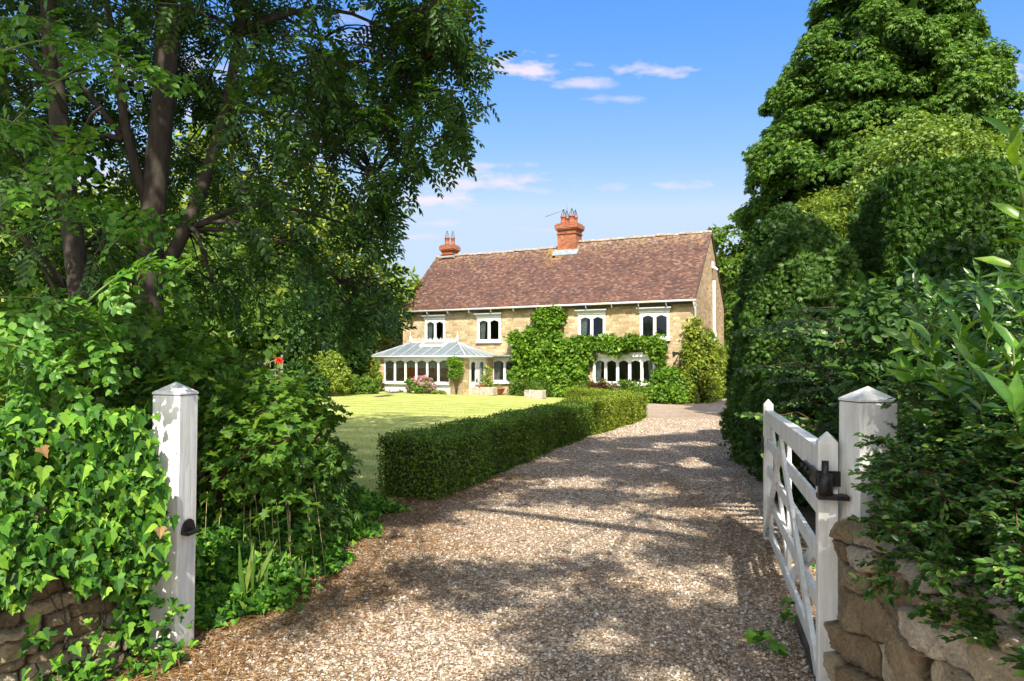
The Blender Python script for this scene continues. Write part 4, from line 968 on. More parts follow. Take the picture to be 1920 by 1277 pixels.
# second stem tree on its left
T2 = empty('leaning_tree', (-4.55, 7.4, 0), 0, 'slimmer tree with a bare leaning brown trunk at the far left', 'tree')
mb = MB(); limb(mb, T2, [at(185, 960, 7.4), at(165, 690, 7.4), at(135, 480, 7.4), at(112, 250, 7.4), at(95, 0, 7.5), at(90, -150, 7.5)], .13, .07, 10, .02)
for q in ((30, 90), (40, 300), (190, 200), (0, 420), (60, 480), (60, 30)):
    limb(mb, T2, [at(125, q[1] + 120, 7.4), at((125 + q[0]) / 2, q[1] + 40, 7.2), at(q[0], q[1], 7)], .035, .012, 5, .03)
mb.build('trunk', M['bark'], T2)
C2 = np.array([at(rng.uniform(-60, 240), rng.uniform(-40, 560), rng.uniform(7.9, 9.2)) for _ in range(34)])
foliage('crown', T2, LM['ash'], [clump(C2, .38, 60, .10)], LEAF)

# --- background trees behind the lawn
def bgtree(name, c, r, K, n, size, mat, label, trunk=True, T=KITEW, lo=-.75, cr=None, group=None, droop=.2):
    p = empty(name, (c[0], c[1], float(gz(c[0], c[1]))), 0, label, 'tree', group)
    C, o = ellips(c, r, K, lo, .1); cr = cr or min(r) * .33
    C3, o3 = ellips(c, np.array(r) * .6, K // 3, lo, .15)
    foliage('crown', p, mat, [clump(C, cr * (.7 + .6 * rng.rand(len(C))), n, size, o, .9, droop, .5), clump(C3, cr * 1.2, n // 3, size * 1.6)], T)
    mb = MB(); b = Vector((c[0], c[1], p.location.z - .1)); top = Vector((c[0], c[1], c[2]))
    limb(mb, p, [b, b.lerp(top, .5), top], min(r) * .07 + .05, .05, 8, .05)
    for i in range(7): limb(mb, p, [b.lerp(top, .5 + .06 * i), Vector(C[i * 3])], .05, .02, 5, .03)
    mb.build('trunk', M['bark'], p); return p
def BT(px, py, Y, rx, rz, *a, **k):   # px,py centre; rx, rz radii in metres
    return bgtree(k.pop('name', 'broadleaf_tree'), at(px, py, Y), (rx, rx * .9, rz), *a, **k)
G1 = 'trees beyond the lawn'
BT(470, 470, 40, 5.5, 5.2, 110, 90, .32, LM['gold'], 'yellow green tree rising highest behind the dark feathery branches', name='golden_tree', group=G1)
BT(600, 560, 42, 4.2, 4.2, 80, 90, .30, LM['lime'], 'pale lime tree behind the round clipped bush', name='lime_tree', group=G1)
BT(700, 625, 50, 4.5, 3.2, 70, 90, .28, LM['lime'], 'bright tree just behind the small red roofed outbuilding', name='lime_tree', group=G1)
BT(380, 600, 34, 4.2, 3.4, 90, 90, .26, LM['mid'], 'mid green tree above the wooden trellis screen', group=G1)
BT(500, 655, 34, 2.6, 2.2, 60, 100, .2, LM['dark'], 'dark evergreen beside the wooden trellis screen', name='evergreen_tree', group=G1)
BT(600, 640, 37, 2.0, 2.4, 60, 100, .2, LM['dark'], 'dark evergreen close behind the spiky palm', name='evergreen_tree', group=G1)
BT(200, 580, 30, 5, 3.4, 110, 90, .3, LM['mid'], 'broad mid green tree behind the leaning trunk', group=G1)
BT(30, 560, 26, 4.5, 3.6, 110, 90, .3, LM['mid'], 'tall mid green tree at the left edge of the garden', group=G1)
BT(300, 520, 46, 6, 4.5, 110, 90, .34, LM['lime'], 'large pale tree farthest behind the thick dark trunk', name='lime_tree', group=G1)
BT(-60, 640, 16, 3, 2.5, 90, 90, .16, LM['lime'], 'sunlit bushy tree low at the left edge', name='lime_tree', group=G1)
BT(1382, 560, 50, 2.2, 4.5, 70, 110, .3, LM['mid'], 'green tree showing just beyond the cottage gable', group='trees beyond the cottage')
BT(1345, 600, 60, 3.5, 3.8, 60, 110, .35, LM['lime'], 'lighter tree far behind the cottage gable', name='lime_tree', group='trees beyond the cottage')
# far wooded belt that closes the horizon
p = empty('tree_belt', (0, 85, 0)); tag(p, kind='stuff', label='far belt of trees closing the horizon behind the garden', cat='wood')
K = 260; xs = np.concatenate([rng.uniform(-75, -10, 170), rng.uniform(14, 90, 90)]); C = np.stack([xs, 80 + 12 * rng.rand(K), 1 + 6.5 * rng.rand(K)], 1)
foliage('crowns', p, LM['mid'], [clump(C, 2.6, 80, .75, np.tile([0, -.6, .5], (K, 1)))], KITEW)
tag(p.children[0], kind='stuff')
# clipped round bushes, shrubs by the lawn
def bush(name, c, r, K, n, size, mat, label, cat='shrub', T=KITEW, stemsn=6, group=None):
    p = empty(name, (c[0], c[1], float(gz(c[0], c[1]))), 0, label, cat, group)
    C, o = ellips(c, r, K, -.6, .05)
    foliage('foliage', p, mat, [clump(C, min(r) * .3, n, size, o, .8, .1, .4), clump(np.array([c]), np.mean(r) * .8, 300, size * 2)], T)
    stems(p, p.location, [tuple(v) for v in C[:stemsn]], .02, M['bark']); return p
c = at(603, 705, 33); bush('clipped_bush', c, (1.15, 1.0, .95), 90, 110, .1, LM['lime'], 'rounded clipped yellow green bush at the back of the lawn')
c = at(672, 727, 35); bush('flowering_shrub', c, (.85, .6, .5), 40, 90, .1, LM['mid'], 'low mounded light green shrub left of the conservatory')
c = at(697, 706, 37.6); bush('corner_shrub', c, (.4, .4, .9), 30, 70, .11, LM['lime'], 'small upright shrub against the conservatory left corner')
c = at(560, 720, 28); bush('lawn_shrub', c, (1.0, .8, .7), 40, 90, .11, LM['dark'], 'dark shrub left of the rounded clipped bush')
# cordyline
c = at(650, 650, 36); CP = empty('cordyline_palm', (c[0], c[1], 0), 0, 'spiky leaved palm standing before the brick garden wall', 'palm')
mb = MB(); limb(mb, CP, [(c[0], c[1], 0), (c[0], c[1], 1.1), (c[0], c[1], 2.1)], .14, .1, 8, .01); mb.build('trunk', M['bark'], CP)
n = 420; d = unit(rnd(n) + np.array([0, 0, .2])); P_ = np.tile([c[0], c[1], 2.2], (n, 1)) + d * .1
foliage('crown', CP, LM['dark'], [(P_, d, unit(rnd(n)), 1.0 + .35 * rng.rand(n))], tpl_kite(.035, .12))
# brick wall, outbuilding, trellis screen
bw = empty('brick_garden_wall', at(682, 0, 39) * np.array([1, 1, 0]), R(-20), 'old red brick garden wall left of the conservatory', 'wall')
MB().box((-3, -.12, -.1), (.8, .12, 1.75)).build('brickwork', M['brick'], bw); MB().box((-3.02, -.16, 1.752), (.82, .16, 1.83)).build('coping', M['terracotta'], bw)
ob_ = empty('outbuilding', at(735, 0, 47) * np.array([1, 1, 0]), R(-12), 'small brick outbuilding with a red tiled roof behind the conservatory', 'outbuilding')
MB().add([(-1.0, 0, 0), (3, 0, 0), (3, 3, 0), (-1.0, 3, 0), (-1.0, 0, 2.4), (3, 0, 2.4), (3, 3, 2.4), (-1.0, 3, 2.4), (-1.0, 1.5, 3.2), (3, 1.5, 3.2)],
         [(0, 1, 5, 4), (2, 3, 7, 6), (1, 2, 6, 9, 5), (3, 0, 4, 8, 7)]).build('wall', M['brick'], ob_)
V = []; Fc = []
for side in (0, 1):
    for r_ in range(16):
        for k in range(24):
            a = -1.25 + k * .185; t0 = r_ / 16; t1 = (r_ + 1.2) / 16
            def pt(x, t, e): 
                y = -.3 + 1.8 * t; z = 2.3 + (3.32 - 2.3) * t + e; return (x, y if not side else 3 - y, z)
            o_ = len(V); l = .02 + .01 * rng.rand(); V += [pt(a, t0, l), pt(a + .18, t0, l), pt(a + .18, min(t1, 1), 0), pt(a, min(t1, 1), 0)]; Fc.append((o_, o_ + 1, o_ + 2, o_ + 3))
link('roof', arrmesh('roof', np.array(V), np.array(Fc)), M['tile'], ob_)
c = at(488, 0, 26); ts = empty('trellis_screen', (c[0], c[1], 0), R(5), 'weathered wooden trellis screen with a dipped top at the back of the lawn', 'trellis'); mb = MB()
for i in range(9):
    x = -.72 + i * .18; h = 1.72 - .22 * math.sin(math.pi * i / 8); mb.bar((x, 0, .3), (x, 0, h), .025, .03, (0, 1, 0))
for z in (.5, .7, .9, 1.1, 1.3): mb.bar((-.72, -.016, z), (.72, -.016, z), .025, .03)
mb.tube([(-.72 + .18 * i, 0, 1.74 - .22 * math.sin(math.pi * i / 8)) for i in range(9)], .02, 5)
mb.build('lattice', plain('grey_wood', (.20, .18, .14), .8), ts)
for x in (-.78, .78): MB().box((x - .035, -.035, 0), (x + .035, .035, 1.85)).build('post', plain('grey_wood_post', (.20, .18, .14), .8), ts)
c = at(523, 676, 25.5); p = plant('red_rose', c, 'single red rose head beside the wooden trellis screen', 'flower')
foliage('petals', p, LM['red'], [clump(np.array([c]), .10, 90, .09)], KITEW); stems(p, (c[0], c[1], .0), [tuple(c)], .012, M['greenstem'])

# --- large conifer, right
cx, cy = 11.4, 22.0
CT = empty('giant_conifer', (cx, cy, float(gz(cx, cy))), 0, 'towering conical evergreen with drooping bright green sprays at right', 'tree')
prof = np.array([(0.2, 3.5), (2.9, 3.75), (6.2, 3.75), (8, 3.4), (9.5, 3.1), (11.3, 2.5), (12.8, 1.6), (13.9, .8), (14.5, .2)])
K = 950; z = .3 + 14 * rng.rand(K * 2); rad = np.interp(z, prof[:, 0], prof[:, 1]); kp = rng.rand(K * 2) < rad / 4.7; z = z[kp][:K]; rad = rad[kp][:K]; th = rng.rand(len(z)) * 6.283
lump = 1 + .09 * np.sin(3 * th + z * 1.3) + .07 * np.sin(5 * th - z * 2.1)
u = 1 - .28 * rng.rand(len(z)) ** 1.5; C = np.stack([cx + np.cos(th) * rad * lump * u, cy + np.sin(th) * rad * lump * u, z], 1)
o = np.stack([np.cos(th), np.sin(th), np.full(len(z), .55)], 1)
front = (o[:, 1] < .35); C = C[front | (rng.rand(len(z)) < .35)]; o = o[front | (rng.rand(len(z)) < 2)][:len(C)]
o = C - np.array([cx, cy, 0]); o[:, 2] = 2.2
foliage('crown', CT, LM['olive'], [clump(C, .56 * (.7 + .6 * rng.rand(len(C))), 220, .12, o, 1.0, .55, .6, .75)], FAN)
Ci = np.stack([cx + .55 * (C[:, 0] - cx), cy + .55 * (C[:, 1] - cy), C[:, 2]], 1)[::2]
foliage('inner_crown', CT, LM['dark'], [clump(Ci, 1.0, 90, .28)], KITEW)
mb = MB(); limb(mb, CT, [(cx, cy, -.4), (cx, cy, 6), (cx, cy, 13)], .38, .06, 10, .05)
for i in range(0, len(C), 12): limb(mb, CT, [(cx, cy, max(.5, C[i][2] - .8)), tuple(C[i])], .05, .015, 5, .05)
mb.build('trunk', M['bark'], CT)
# --- paler broadleaf before it
c = at(1740, 345, 15); 
bgtree('sycamore_tree', c + np.array([0, 0, -.4]), (1.2, 1.1, 1.45), 130, 190, .085, LM['pale'], 'pale green bushy tree between the giant conifer and the clipped hedge', lo=-1, cr=.42)
c = at(1560, 430, 15.5); bgtree('golden_shrub_tree', c + np.array([.3, 0, -.6]), (1.3, 1.1, 1.1), 70, 170, .09, LM['lime'], 'yellow tipped shrub above the broad yew', T=NARROW, cr=.4)
# --- tall clipped hedge
TH = empty('tall_hedge', (5.2, 9.5, 0), 0, 'tall dark clipped conifer hedge with a flat top at the right edge', 'hedge')
def facesc(a, b, c_, n, nrm, size, jit=.06):
    a, b, c_ = map(np.array, (a, b, c_)); P_ = a + rng.rand(n, 1) * (b - a) + rng.rand(n, 1) * (c_ - a); nn = np.tile(np.array(nrm, float), (n, 1))
    w_ = .12 * np.sin(P_[:, [0]] * 2.2 + P_[:, [1]] * 1.7) * np.sin(P_[:, [2]] * 2.6) + jit * rng.normal(size=(n, 1))
    P_ = P_ + nn * w_; N_ = unit(nn + .6 * rnd(n)); D = unit(np.cross(N_, rnd(n)) + nn * .7 + np.array([0, 0, .5])); return P_, D, N_, size * (.6 + .8 * rng.rand(n))
za, zb = 4.15, 4.15; n1 = np.array([-.966, -.257, .1])
foliage('foliage', TH, LM['hedge'], [facesc((5.2, 9.5, 0), (12, 9.2, 0), (5.2, 9.5, za), 38000, (0, -1, .1), .085), facesc((6.0, 12.5, 0), (5.2, 9.5, 0), (6.0, 12.5, za), 30000, n1, .09),
        facesc((5.2, 9.5, za), (12, 9.2, za), (6.0, 12.5, za), 14000, (0, 0, 1), .10, .05)], FANN)
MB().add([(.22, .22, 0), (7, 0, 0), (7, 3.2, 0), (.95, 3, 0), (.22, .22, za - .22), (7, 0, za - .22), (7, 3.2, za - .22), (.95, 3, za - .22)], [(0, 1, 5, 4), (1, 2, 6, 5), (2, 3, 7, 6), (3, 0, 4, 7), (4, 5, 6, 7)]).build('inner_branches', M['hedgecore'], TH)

# --- yews
def yew(name, c, prof, K, n, size, label, mat=None, lean=0):
    p = empty(name, (c[0], c[1], float(gz(c[0], c[1]))), 0, label, 'tree'); zb_ = p.location.z; pr = np.array(prof)
    z = pr[-1, 0] * rng.rand(K); rad = np.interp(z, pr[:, 0], pr[:, 1]); th = rng.rand(K) * 6.283; lump = 1 + .13 * np.sin(7 * th + 1 + .8 * z) + .05 * np.sin(13 * th + z)
    C = np.stack([c[0] + np.cos(th) * rad * lump * .92, c[1] + np.sin(th) * rad * lump * .92, zb_ + z], 1); o = np.stack([np.cos(th), np.sin(th), np.full(K, .5)], 1)
    P_, D, N_, Sz = clump(C, .17 * (.7 + .6 * rng.rand(K)), n, size, o, .9, -.7, .2, 1.5)
    foliage('crown', p, mat or LM['yew'], [(P_, D, N_, Sz)], FANN)
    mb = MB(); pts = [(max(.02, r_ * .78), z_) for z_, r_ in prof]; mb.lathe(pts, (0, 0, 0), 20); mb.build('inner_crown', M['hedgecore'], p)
    mb = MB(); limb(mb, p, [(c[0], c[1], zb_ - .1), (c[0], c[1], zb_ + prof[-1][0] * .8)], .14, .04, 8, .02); mb.build('trunk', M['bark'], p)
    return p
yew('broad_yew', (4.15, 10.0), [(0, .65), (.5, .78), (1.2, .84), (2.2, .76), (2.9, .55), (3.25, .3), (3.4, .05)], 680, 66, .062, 'broad upright yew with ribbed dark foliage behind the open gate')
yew('narrow_yew', (5.25, 13.6), [(0, .8), (.8, .95), (2, .9), (3.2, .75), (4.1, .45), (4.5, .05)], 620, 60, .075, 'narrower yew at the drive edge hiding the cottage side', LM['dark'])
yew('low_yew', (4.2, 11.6), [(0, .45), (.4, .62), (.9, .6), (1.35, .38), (1.6, .05)], 200, 42, .08, 'small rounded yew mound at the foot of the narrower yew')
yew('far_yew', (8.1, 17.5), [(0, 1.2), (1.5, 1.5), (3.2, 1.4), (4.6, 1.0), (5.6, .1)], 420, 42, .15, 'tall yew filling the gap below the giant conifer')
yew('gate_yew', (5.3, 8.4), [(0, .8), (1, 1.0), (2.0, .8), (2.7, .3), (2.9, .05)], 380, 42, .1, 'dark yew between the right gatepost and the tall hedge', LM['dark'])
yew('drive_edge_yew', (3.75, 8.2), [(0, .6), (.5, .8), (1.0, .75), (1.5, .5), (1.75, .05)], 380, 42, .07, 'low dark evergreen directly behind the open white gate', LM['dark'])
# cotoneaster sprays in front of the yew
p = empty('cotoneaster', (3.4, 7.2, 0), 0, 'arching cotoneaster with small pale leaves behind the gate', 'shrub'); mb = MB(); P_ = []; D_ = []
for i in range(46):
    a = at(rng.uniform(1560, 1700), rng.uniform(600, 860), rng.uniform(6.2, 7.5)); b = a + np.array([rng.uniform(-1.0, -.3), rng.uniform(-.3, .3), rng.uniform(-.12, .3)]); m_ = (a + b) / 2 + np.array([0, 0, .12])
    mb.tube([w2l(a, p), w2l(m_, p), w2l(b, p)], [.005, .004, .002], 3)
    for t in np.linspace(.02, 1, 44):
        q = a * (1 - t) ** 2 + 2 * t * (1 - t) * m_ + b * t * t
        for s_ in (-1, 1): P_.append(q); D_.append((b - a) * .5 + np.array([0, s_ * .4, .3 * s_]) + .2 * rng.normal(size=3))
P_ = np.array(P_); D_ = np.array(D_); mb.build('stems', M['twig'], p); foliage('foliage', p, LM['hebe'], [(P_, D_, unit(np.array([0, -.5, 1.]) + .4 * rnd(len(P_))), .045 + .02 * rng.rand(len(P_)))], KITEW)

# ------------------------------------------------------------ gate and posts
def post(name, loc, w, h, rz, label, lean=0.0, tall_cap=.07):
    o = empty(name, loc, rz, label, 'gatepost', 'white gateposts'); o.rotation_euler = (0, lean, rz)
    a = w / 2; mb = MB(); c_ = .012; hh = h - tall_cap
    mb.box((-a, -a, -.1), (a, a, hh - .004)); mb.build('shaft', M['paint'], o, .006)
    b = a + .0025; MB().add([(-b, -b, hh), (b, -b, hh), (b, b, hh), (-b, b, hh), (-b, -b, hh + .012), (b, -b, hh + .012), (b, b, hh + .012), (-b, b, hh + .012), (0, 0, h)],
        [(3, 2, 1, 0), (0, 1, 5, 4), (1, 2, 6, 5), (2, 3, 7, 6), (3, 0, 4, 7), (4, 5, 8), (5, 6, 8), (6, 7, 8), (7, 4, 8)]).build('cap', M['paint'], o, .003)
    return o
PL = post('gatepost', (-1.885, 3.93, 0), .165, 1.49, R(-10), 'white wooden gatepost beside the ivy covered wall', R(1.0))
k_ = MB(); hl = []
for i in range(13): t = math.pi * i / 12; hl.append((.058 * math.cos(t), .075 * math.sin(t)))
kk = len(hl); X_ = .083
# half-round keep plate on the drive side of the post
k_.add([(X_, p[0], .66 + p[1]) for p in hl] + [(X_ + .012, p[0], .66 + p[1]) for p in hl], [tuple(range(kk))[::-1], tuple(range(kk, 2 * kk))] + [(i, (i + 1) % kk, kk + (i + 1) % kk, kk + i) for i in range(kk)])
k_.box((X_ + .012, -.058, .655), (X_ + .05, .058, .668)); k_.build('latch_plate', M['black'], PL)
PR = post('gatepost', (1.605, 3.22, 0), .175, 1.49, R(5), 'white wooden gatepost at the hinge of the open gate', R(.4))
ga = Vector((1.46, 3.29, 0)); gb = Vector((2.24, 6.2, 0)); GL = (gb - ga).length; gd = (gb - ga).normalized(); gang = math.atan2(gd.y, gd.x)
GT = empty('field_gate', ga, gang, 'white five bar wooden gate standing open along the drive', 'gate')
def stile(x, w, d, h, z0=.05):
    a, b = w / 2, d / 2; hh = h - .05
    return MB().add([(x - a, -b, z0), (x + a, -b, z0), (x + a, b, z0), (x - a, b, z0), (x - a, -b, hh), (x + a, -b, hh), (x + a, b, hh), (x - a, b, hh), (x, 0, h)],
        [(3, 2, 1, 0), (0, 1, 5, 4), (1, 2, 6, 5), (2, 3, 7, 6), (3, 0, 4, 7), (4, 5, 8), (5, 6, 8), (6, 7, 8), (7, 4, 8)]).build('stile', M['paint'], GT, .004)
stile(0, .08, .085, 1.28); stile(GL, .075, .08, 1.275)
x0, x1 = .042, GL - .04
MB().add([(x0, -.035, 1.06), (x1, -.03, 1.08), (x1, .03, 1.08), (x0, .035, 1.06), (x0, -.035, 1.2), (x1, -.03, 1.18), (x1, .03, 1.18), (x0, .035, 1.2)], [(3, 2, 1, 0), (4, 5, 6, 7), (0, 1, 5, 4), (1, 2, 6, 5), (2, 3, 7, 6), (3, 0, 4, 7)]).build('top_rail', M['paint'], GT, .004)
for z in (.89, .655, .41, .14): MB().box((x0, -.012, z - .042), (x1, .012, z + .042)).build('rail', M['paint'], GT, .003)
for (p, q, y) in (((1.75, 1.05), (.1, .12), .026), ((1.68, 1.05), (GL - .08, .12), .026), ((.06, .8), (1.6, .12), -.026), ((GL - .06, 1.04), (1.72, .12), -.026)):
    MB().bar((p[0], y, p[1]), (q[0], y, q[1]), .024, .075, (0, 0, 1)).build('brace', M['paint'], GT)
MB().box((1.69, -.04, .1), (1.765, -.0385 + .025, 1.058)).build('upright', M['paint'], GT)
mb = MB(); mb.box((-.05, .044, 1.03), (.14, .056, 1.1)).box((.05, .037, 1.04), (.42, .048, 1.085)).box((.05, -.048, 1.04), (.42, -.037, 1.085)); mb.box((-.056, -.05, 1.03), (-.044, .056, 1.1))
mb.tube([(-.085, .02, .99), (-.085, .02, 1.15)], .016, 8).tube([(-.085, .02, 1.0), (-.085, .02, 1.09)], .032, 10)
for x in (.12, .25, .38): mb.lathe([(.0, -.01), (.012, -.01), (.012, .012), (0, .016)], (x, .056, 1.063), 8)
mb.box((-.1, -.08, .975), (-.02, .05, .995)); mb.build('hinge', M['black'], GT)
mb = MB(); mb.box((GL - .045, .042, .80), (GL + .04, .052, .94)); mb.box((GL - .1, .052, .86), (GL - .02, .064, .885)); mb.build('latch', M['black'], GT)
mb = MB(); mb.box((x0, -.03, .02), (1.0, .02, .07)); mb.build('kick_bar', M['bark'], GT)

# ------------------------------------------------------------ rubble walls
def rubble(name, pts, h, label, course=.13, th=.45, seed=3, step=.0075):
    """dry rubble: one dense sheet of flat, tilted, broken-faced stones with recessed joints, on an earth core"""
    r_ = np.random.RandomState(seed); p = empty(name, (pts[0][0], pts[0][1], 0), 0, label, 'wall')
    P_ = np.array(pts, float); seg = np.linalg.norm(np.diff(P_, axis=0), axis=1); cum = np.concatenate([[0], np.cumsum(seg)]); Lt = cum[-1]
    cells = []; z = -.1
    while z < h + .1:
        ch = course * r_.uniform(.7, 1.4); t = -.1
        while t < Lt + .1:
            w = ch * r_.uniform(1.5, 3.6); cells.append((t + w / 2, z + ch / 2 + ch * .12 * r_.normal(), w / 2, ch / 2)); t += w
        z += ch
    Cc = np.array(cells); nt, nz_ = int(Lt / step), int((h + .1) / step)
    T_, Z_ = np.meshgrid(np.linspace(0, Lt, nt), np.linspace(-.1, h, nz_)); tt, zz = T_.ravel(), Z_.ravel()
    wt = tt + .22 * (zz - .4) * np.sin(tt * 5) * .3 + .005 * np.sin(zz * 31 + 3) + .004 * np.sin(zz * 57 + tt * 73); wz = zz + .016 * np.sin(tt * 9 + 1) + .005 * np.sin(tt * 37 + zz * 29) + .003 * np.sin(tt * 91)
    best = np.full(len(tt), 9.); sec = np.full(len(tt), 9.); idx = np.zeros(len(tt), int)
    for k, (ct, cz, hw_, hh_) in enumerate(Cc):
        m_ = (np.abs(wt - ct) < hw_ * 2.2) & (np.abs(wz - cz) < hh_ * 2.4); u = np.abs(wt[m_] - ct) / hw_; v = np.abs(wz[m_] - cz) / hh_
        d = (u ** 8 + v ** 8) ** .125; dm = (d - 1) * min(hw_, hh_); b_ = best[m_]; s2 = sec[m_]; ii = idx[m_]; lt = dm < b_
        sec[m_] = np.where(lt, b_, np.minimum(s2, dm)); best[m_] = np.where(lt, dm, b_); idx[m_] = np.where(lt, k, ii)
    edge_d = (sec - best) / 2; K_ = len(Cc); off = .018 * r_.normal(size=K_); ta = .22 * r_.normal(size=K_); tb = .22 * r_.normal(size=K_); tc_ = .24 * np.abs(r_.normal(size=K_)); ang = r_.rand(K_) * 6.28
    du = wt - Cc[idx, 0]; dv = wz - Cc[idx, 1]; second = np.abs(du * np.cos(ang[idx]) + dv * np.sin(ang[idx]))
    ht = off[idx] + ta[idx] * du + tb[idx] * dv - tc_[idx] * second + .0025 * r_.normal(size=len(tt)) + .004 * np.sin(tt * 90 + zz * 40) * np.sin(zz * 110)
    ht = np.clip(ht, -.03, .04); joint = np.clip(1 - edge_d / .008, 0, 1); ht = ht * (1 - joint) - .042 * joint + .02
    x = np.interp(tt, cum, P_[:, 0]); y = np.interp(tt, cum, P_[:, 1]); x2 = np.interp(tt + .02, cum, P_[:, 0]); x1 = np.interp(tt - .02, cum, P_[:, 0]); y2 = np.interp(tt + .02, cum, P_[:, 1]); y1 = np.interp(tt - .02, cum, P_[:, 1])
    l_ = np.hypot(x2 - x1, y2 - y1); nx_, ny_ = (y2 - y1) / l_, -(x2 - x1) / l_
    cap = np.clip((zz - (h - .05)) / .05, 0, 1) ** 2 * .06; ht = ht - cap
    V = np.stack([x + nx_ * ht - P_[0, 0], y + ny_ * ht - P_[0, 1], zz], 1)
    ii, jj = np.meshgrid(np.arange(nz_ - 1), np.arange(nt - 1), indexing='ij'); a_ = (ii * nt + jj).ravel(); Fq = np.stack([a_, a_ + 1, a_ + nt + 1, a_ + nt], 1)
    me = arrmesh('stones', V, Fq, False); at_ = me.attributes.new('stone_id', 'FLOAT', 'POINT'); rv = r_.rand(K_); at_.data.foreach_set('value', rv[idx].astype(np.float32)); a2_ = me.attributes.new('joint', 'FLOAT', 'POINT'); a2_.data.foreach_set('value', joint.astype(np.float32))
    o = link('stones', me, M['rubble'], p)
    core = MB(); k = len(pts)
    vs = []
    for i in range(k):
        d = (P_[min(i + 1, k - 1)] - P_[max(i - 1, 0)]); d /= np.linalg.norm(d); nn = np.array([d[1], -d[0]])
        for (q, z_) in ((-.045, -.1), (-.045, h - .012), (-th, h - .012), (-th, -.1)): e = P_[i] + nn * q - P_[0]; vs.append((e[0], e[1], z_))
    core.add(vs, [(i * 4 + j, i * 4 + (j + 1) % 4, i * 4 + 4 + (j + 1) % 4, i * 4 + 4 + j) for i in range(k - 1) for j in range(4)] + [(3, 2, 1, 0), tuple((k - 1) * 4 + j for j in range(4))])
    core.build('earth_core', plain('earth_mortar', (.14, .10, .065), .95, 10, .4, .02), p)
    return p
def rubble_mat():
    m, n, L, b = newmat('rubble_stone'); g_ = n.new('ShaderNodeAttribute'); g_.attribute_name = 'stone_id'; v = objvec(n)
    r_ = ramp(n, [(0, (.24, .18, .115)), (.35, (.37, .30, .195)), (.7, (.49, .42, .30)), (1, (.58, .53, .43))]); L.new(g_.outputs['Fac'], r_.inputs[0])
    nz = noise(n, L, 11, 8, .7, v); r2 = ramp(n, [(.25, (.45, .42, .36)), (.5, (.95, .95, .95)), (.75, (1.3, 1.28, 1.2))]); L.new(nz.outputs[0], r2.inputs[0])
    c = mixc(n, L, 1.0, r_.outputs[0], r2.outputs[0], 'MULTIPLY'); n3 = noise(n, L, 4, 5, .6, v); r3 = ramp(n, [(.52, (0, 0, 0)), (.7, (.55, .55, .55))]); L.new(n3.outputs[0], r3.inputs[0])
    c = mixc(n, L, r3.outputs[0], c, (.13, .12, .05)); ja = n.new('ShaderNodeAttribute'); ja.attribute_name = 'joint'; jr = ramp(n, [(.35, (0, 0, 0)), (.85, (1, 1, 1))]); L.new(ja.outputs['Fac'], jr.inputs[0])
    c = mixc(n, L, jr.outputs[0], c, (.07, .052, .032)); n5 = noise(n, L, 70, 4, .75, v); r5 = ramp(n, [(.3, (.7, .7, .68)), (.7, (1.22, 1.2, 1.18))]); L.new(n5.outputs[0], r5.inputs[0]); c = mixc(n, L, 1.0, c, r5.outputs[0], 'MULTIPLY')
    L.new(c, b.inputs['Base Color']); b.inputs['Roughness'].default_value = .92; b.inputs['Specular IOR Level'].default_value = .2
    hh_ = n.new('ShaderNodeMath'); L.new(nz.outputs[0], hh_.inputs[0]); L.new(n5.outputs[0], hh_.inputs[1]); bump(n, L, b, hh_.outputs[0], .022, 1.0); return m
M['rubble'] = rubble_mat()
rubble('rubble_wall', [(1.42, 3.10), (1.40, 2.4), (1.45, 1.2)], .93, 'brown rubble stone wall under the evergreen hedge by the open gate', .12, .5, seed=5, step=.006)
EW = rubble('ivy_clad_wall', [(-2.85, 2.75), (-2.03, 3.72)], 1.08, 'low drystone wall under thick ivy left of the gatepost', .085, .4, seed=9)

# ivy on left wall
a = np.array([-2.85, 2.75, 0]); b = np.array([-2.03, 3.72, 0]); d = unit((b - a)[None])[0]; nr = np.array([d[1], -d[0], 0]); LW = np.linalg.norm(b - a)
p = empty('ivy', tuple(a), 0, 'glossy green ivy smothering the left wall', 'ivy')
n = 6500; t = rng.rand(n) * (LW + .12); z = .1 + 1.25 * rng.rand(n) ** .62
edge_ = .33 + .30 * np.sin(t * 4.2 + .8) * .5 + .22 * (1 - t / LW)
keep = (z > .52 + .09 * np.sin(9 * t) + .06 * np.sin(23 * t)) | (rng.rand(n) < .05) | ((t > LW - .12) & (rng.rand(n) < .25))
t = t[keep]; z = z[keep]; n = len(t)
top = np.clip((z - 1.08) / .27, 0, 1); bulge = .05 + .10 * np.sin(z * 3) + .05 * np.sin(t * 7 + z * 5)
P_ = a + d * t[:, None] + nr * (bulge * (1 - top) + .06 * rng.normal(size=n) - .25 * top * rng.rand(n))[:, None]; P_[:, 2] += z
N_ = unit(nr * .9 + np.array([0, -.15, .45]) + .38 * rnd(n)); D_ = unit(np.array([0, 0, -1.0]) + .55 * rnd(n) + nr * .35)
f1 = foliage('leaves', p, LM['ivy'], [(P_, D_, N_, (.026 + .055 * rng.rand(n) ** 1.6))], IVY)
k = 8; i_ = rng.choice(n, k); foliage('dry_leaves', p, LM['brown'], [(P_[i_] + nr * .05, D_[i_], N_[i_], np.full(k, .06))], IVY)
mb = MB()
for i in range(9):
    tt = rng.rand() * LW; q = a + d * tt; x_ = [w2l(q + nr * .04 + np.array([.05 * rng.normal(), 0, zz]), p) for zz in (.0, .3, .6, .9)]; mb.tube(x_, [.004, .004, .003, .002], 4)
mb.build('stems', M['bark'], p)
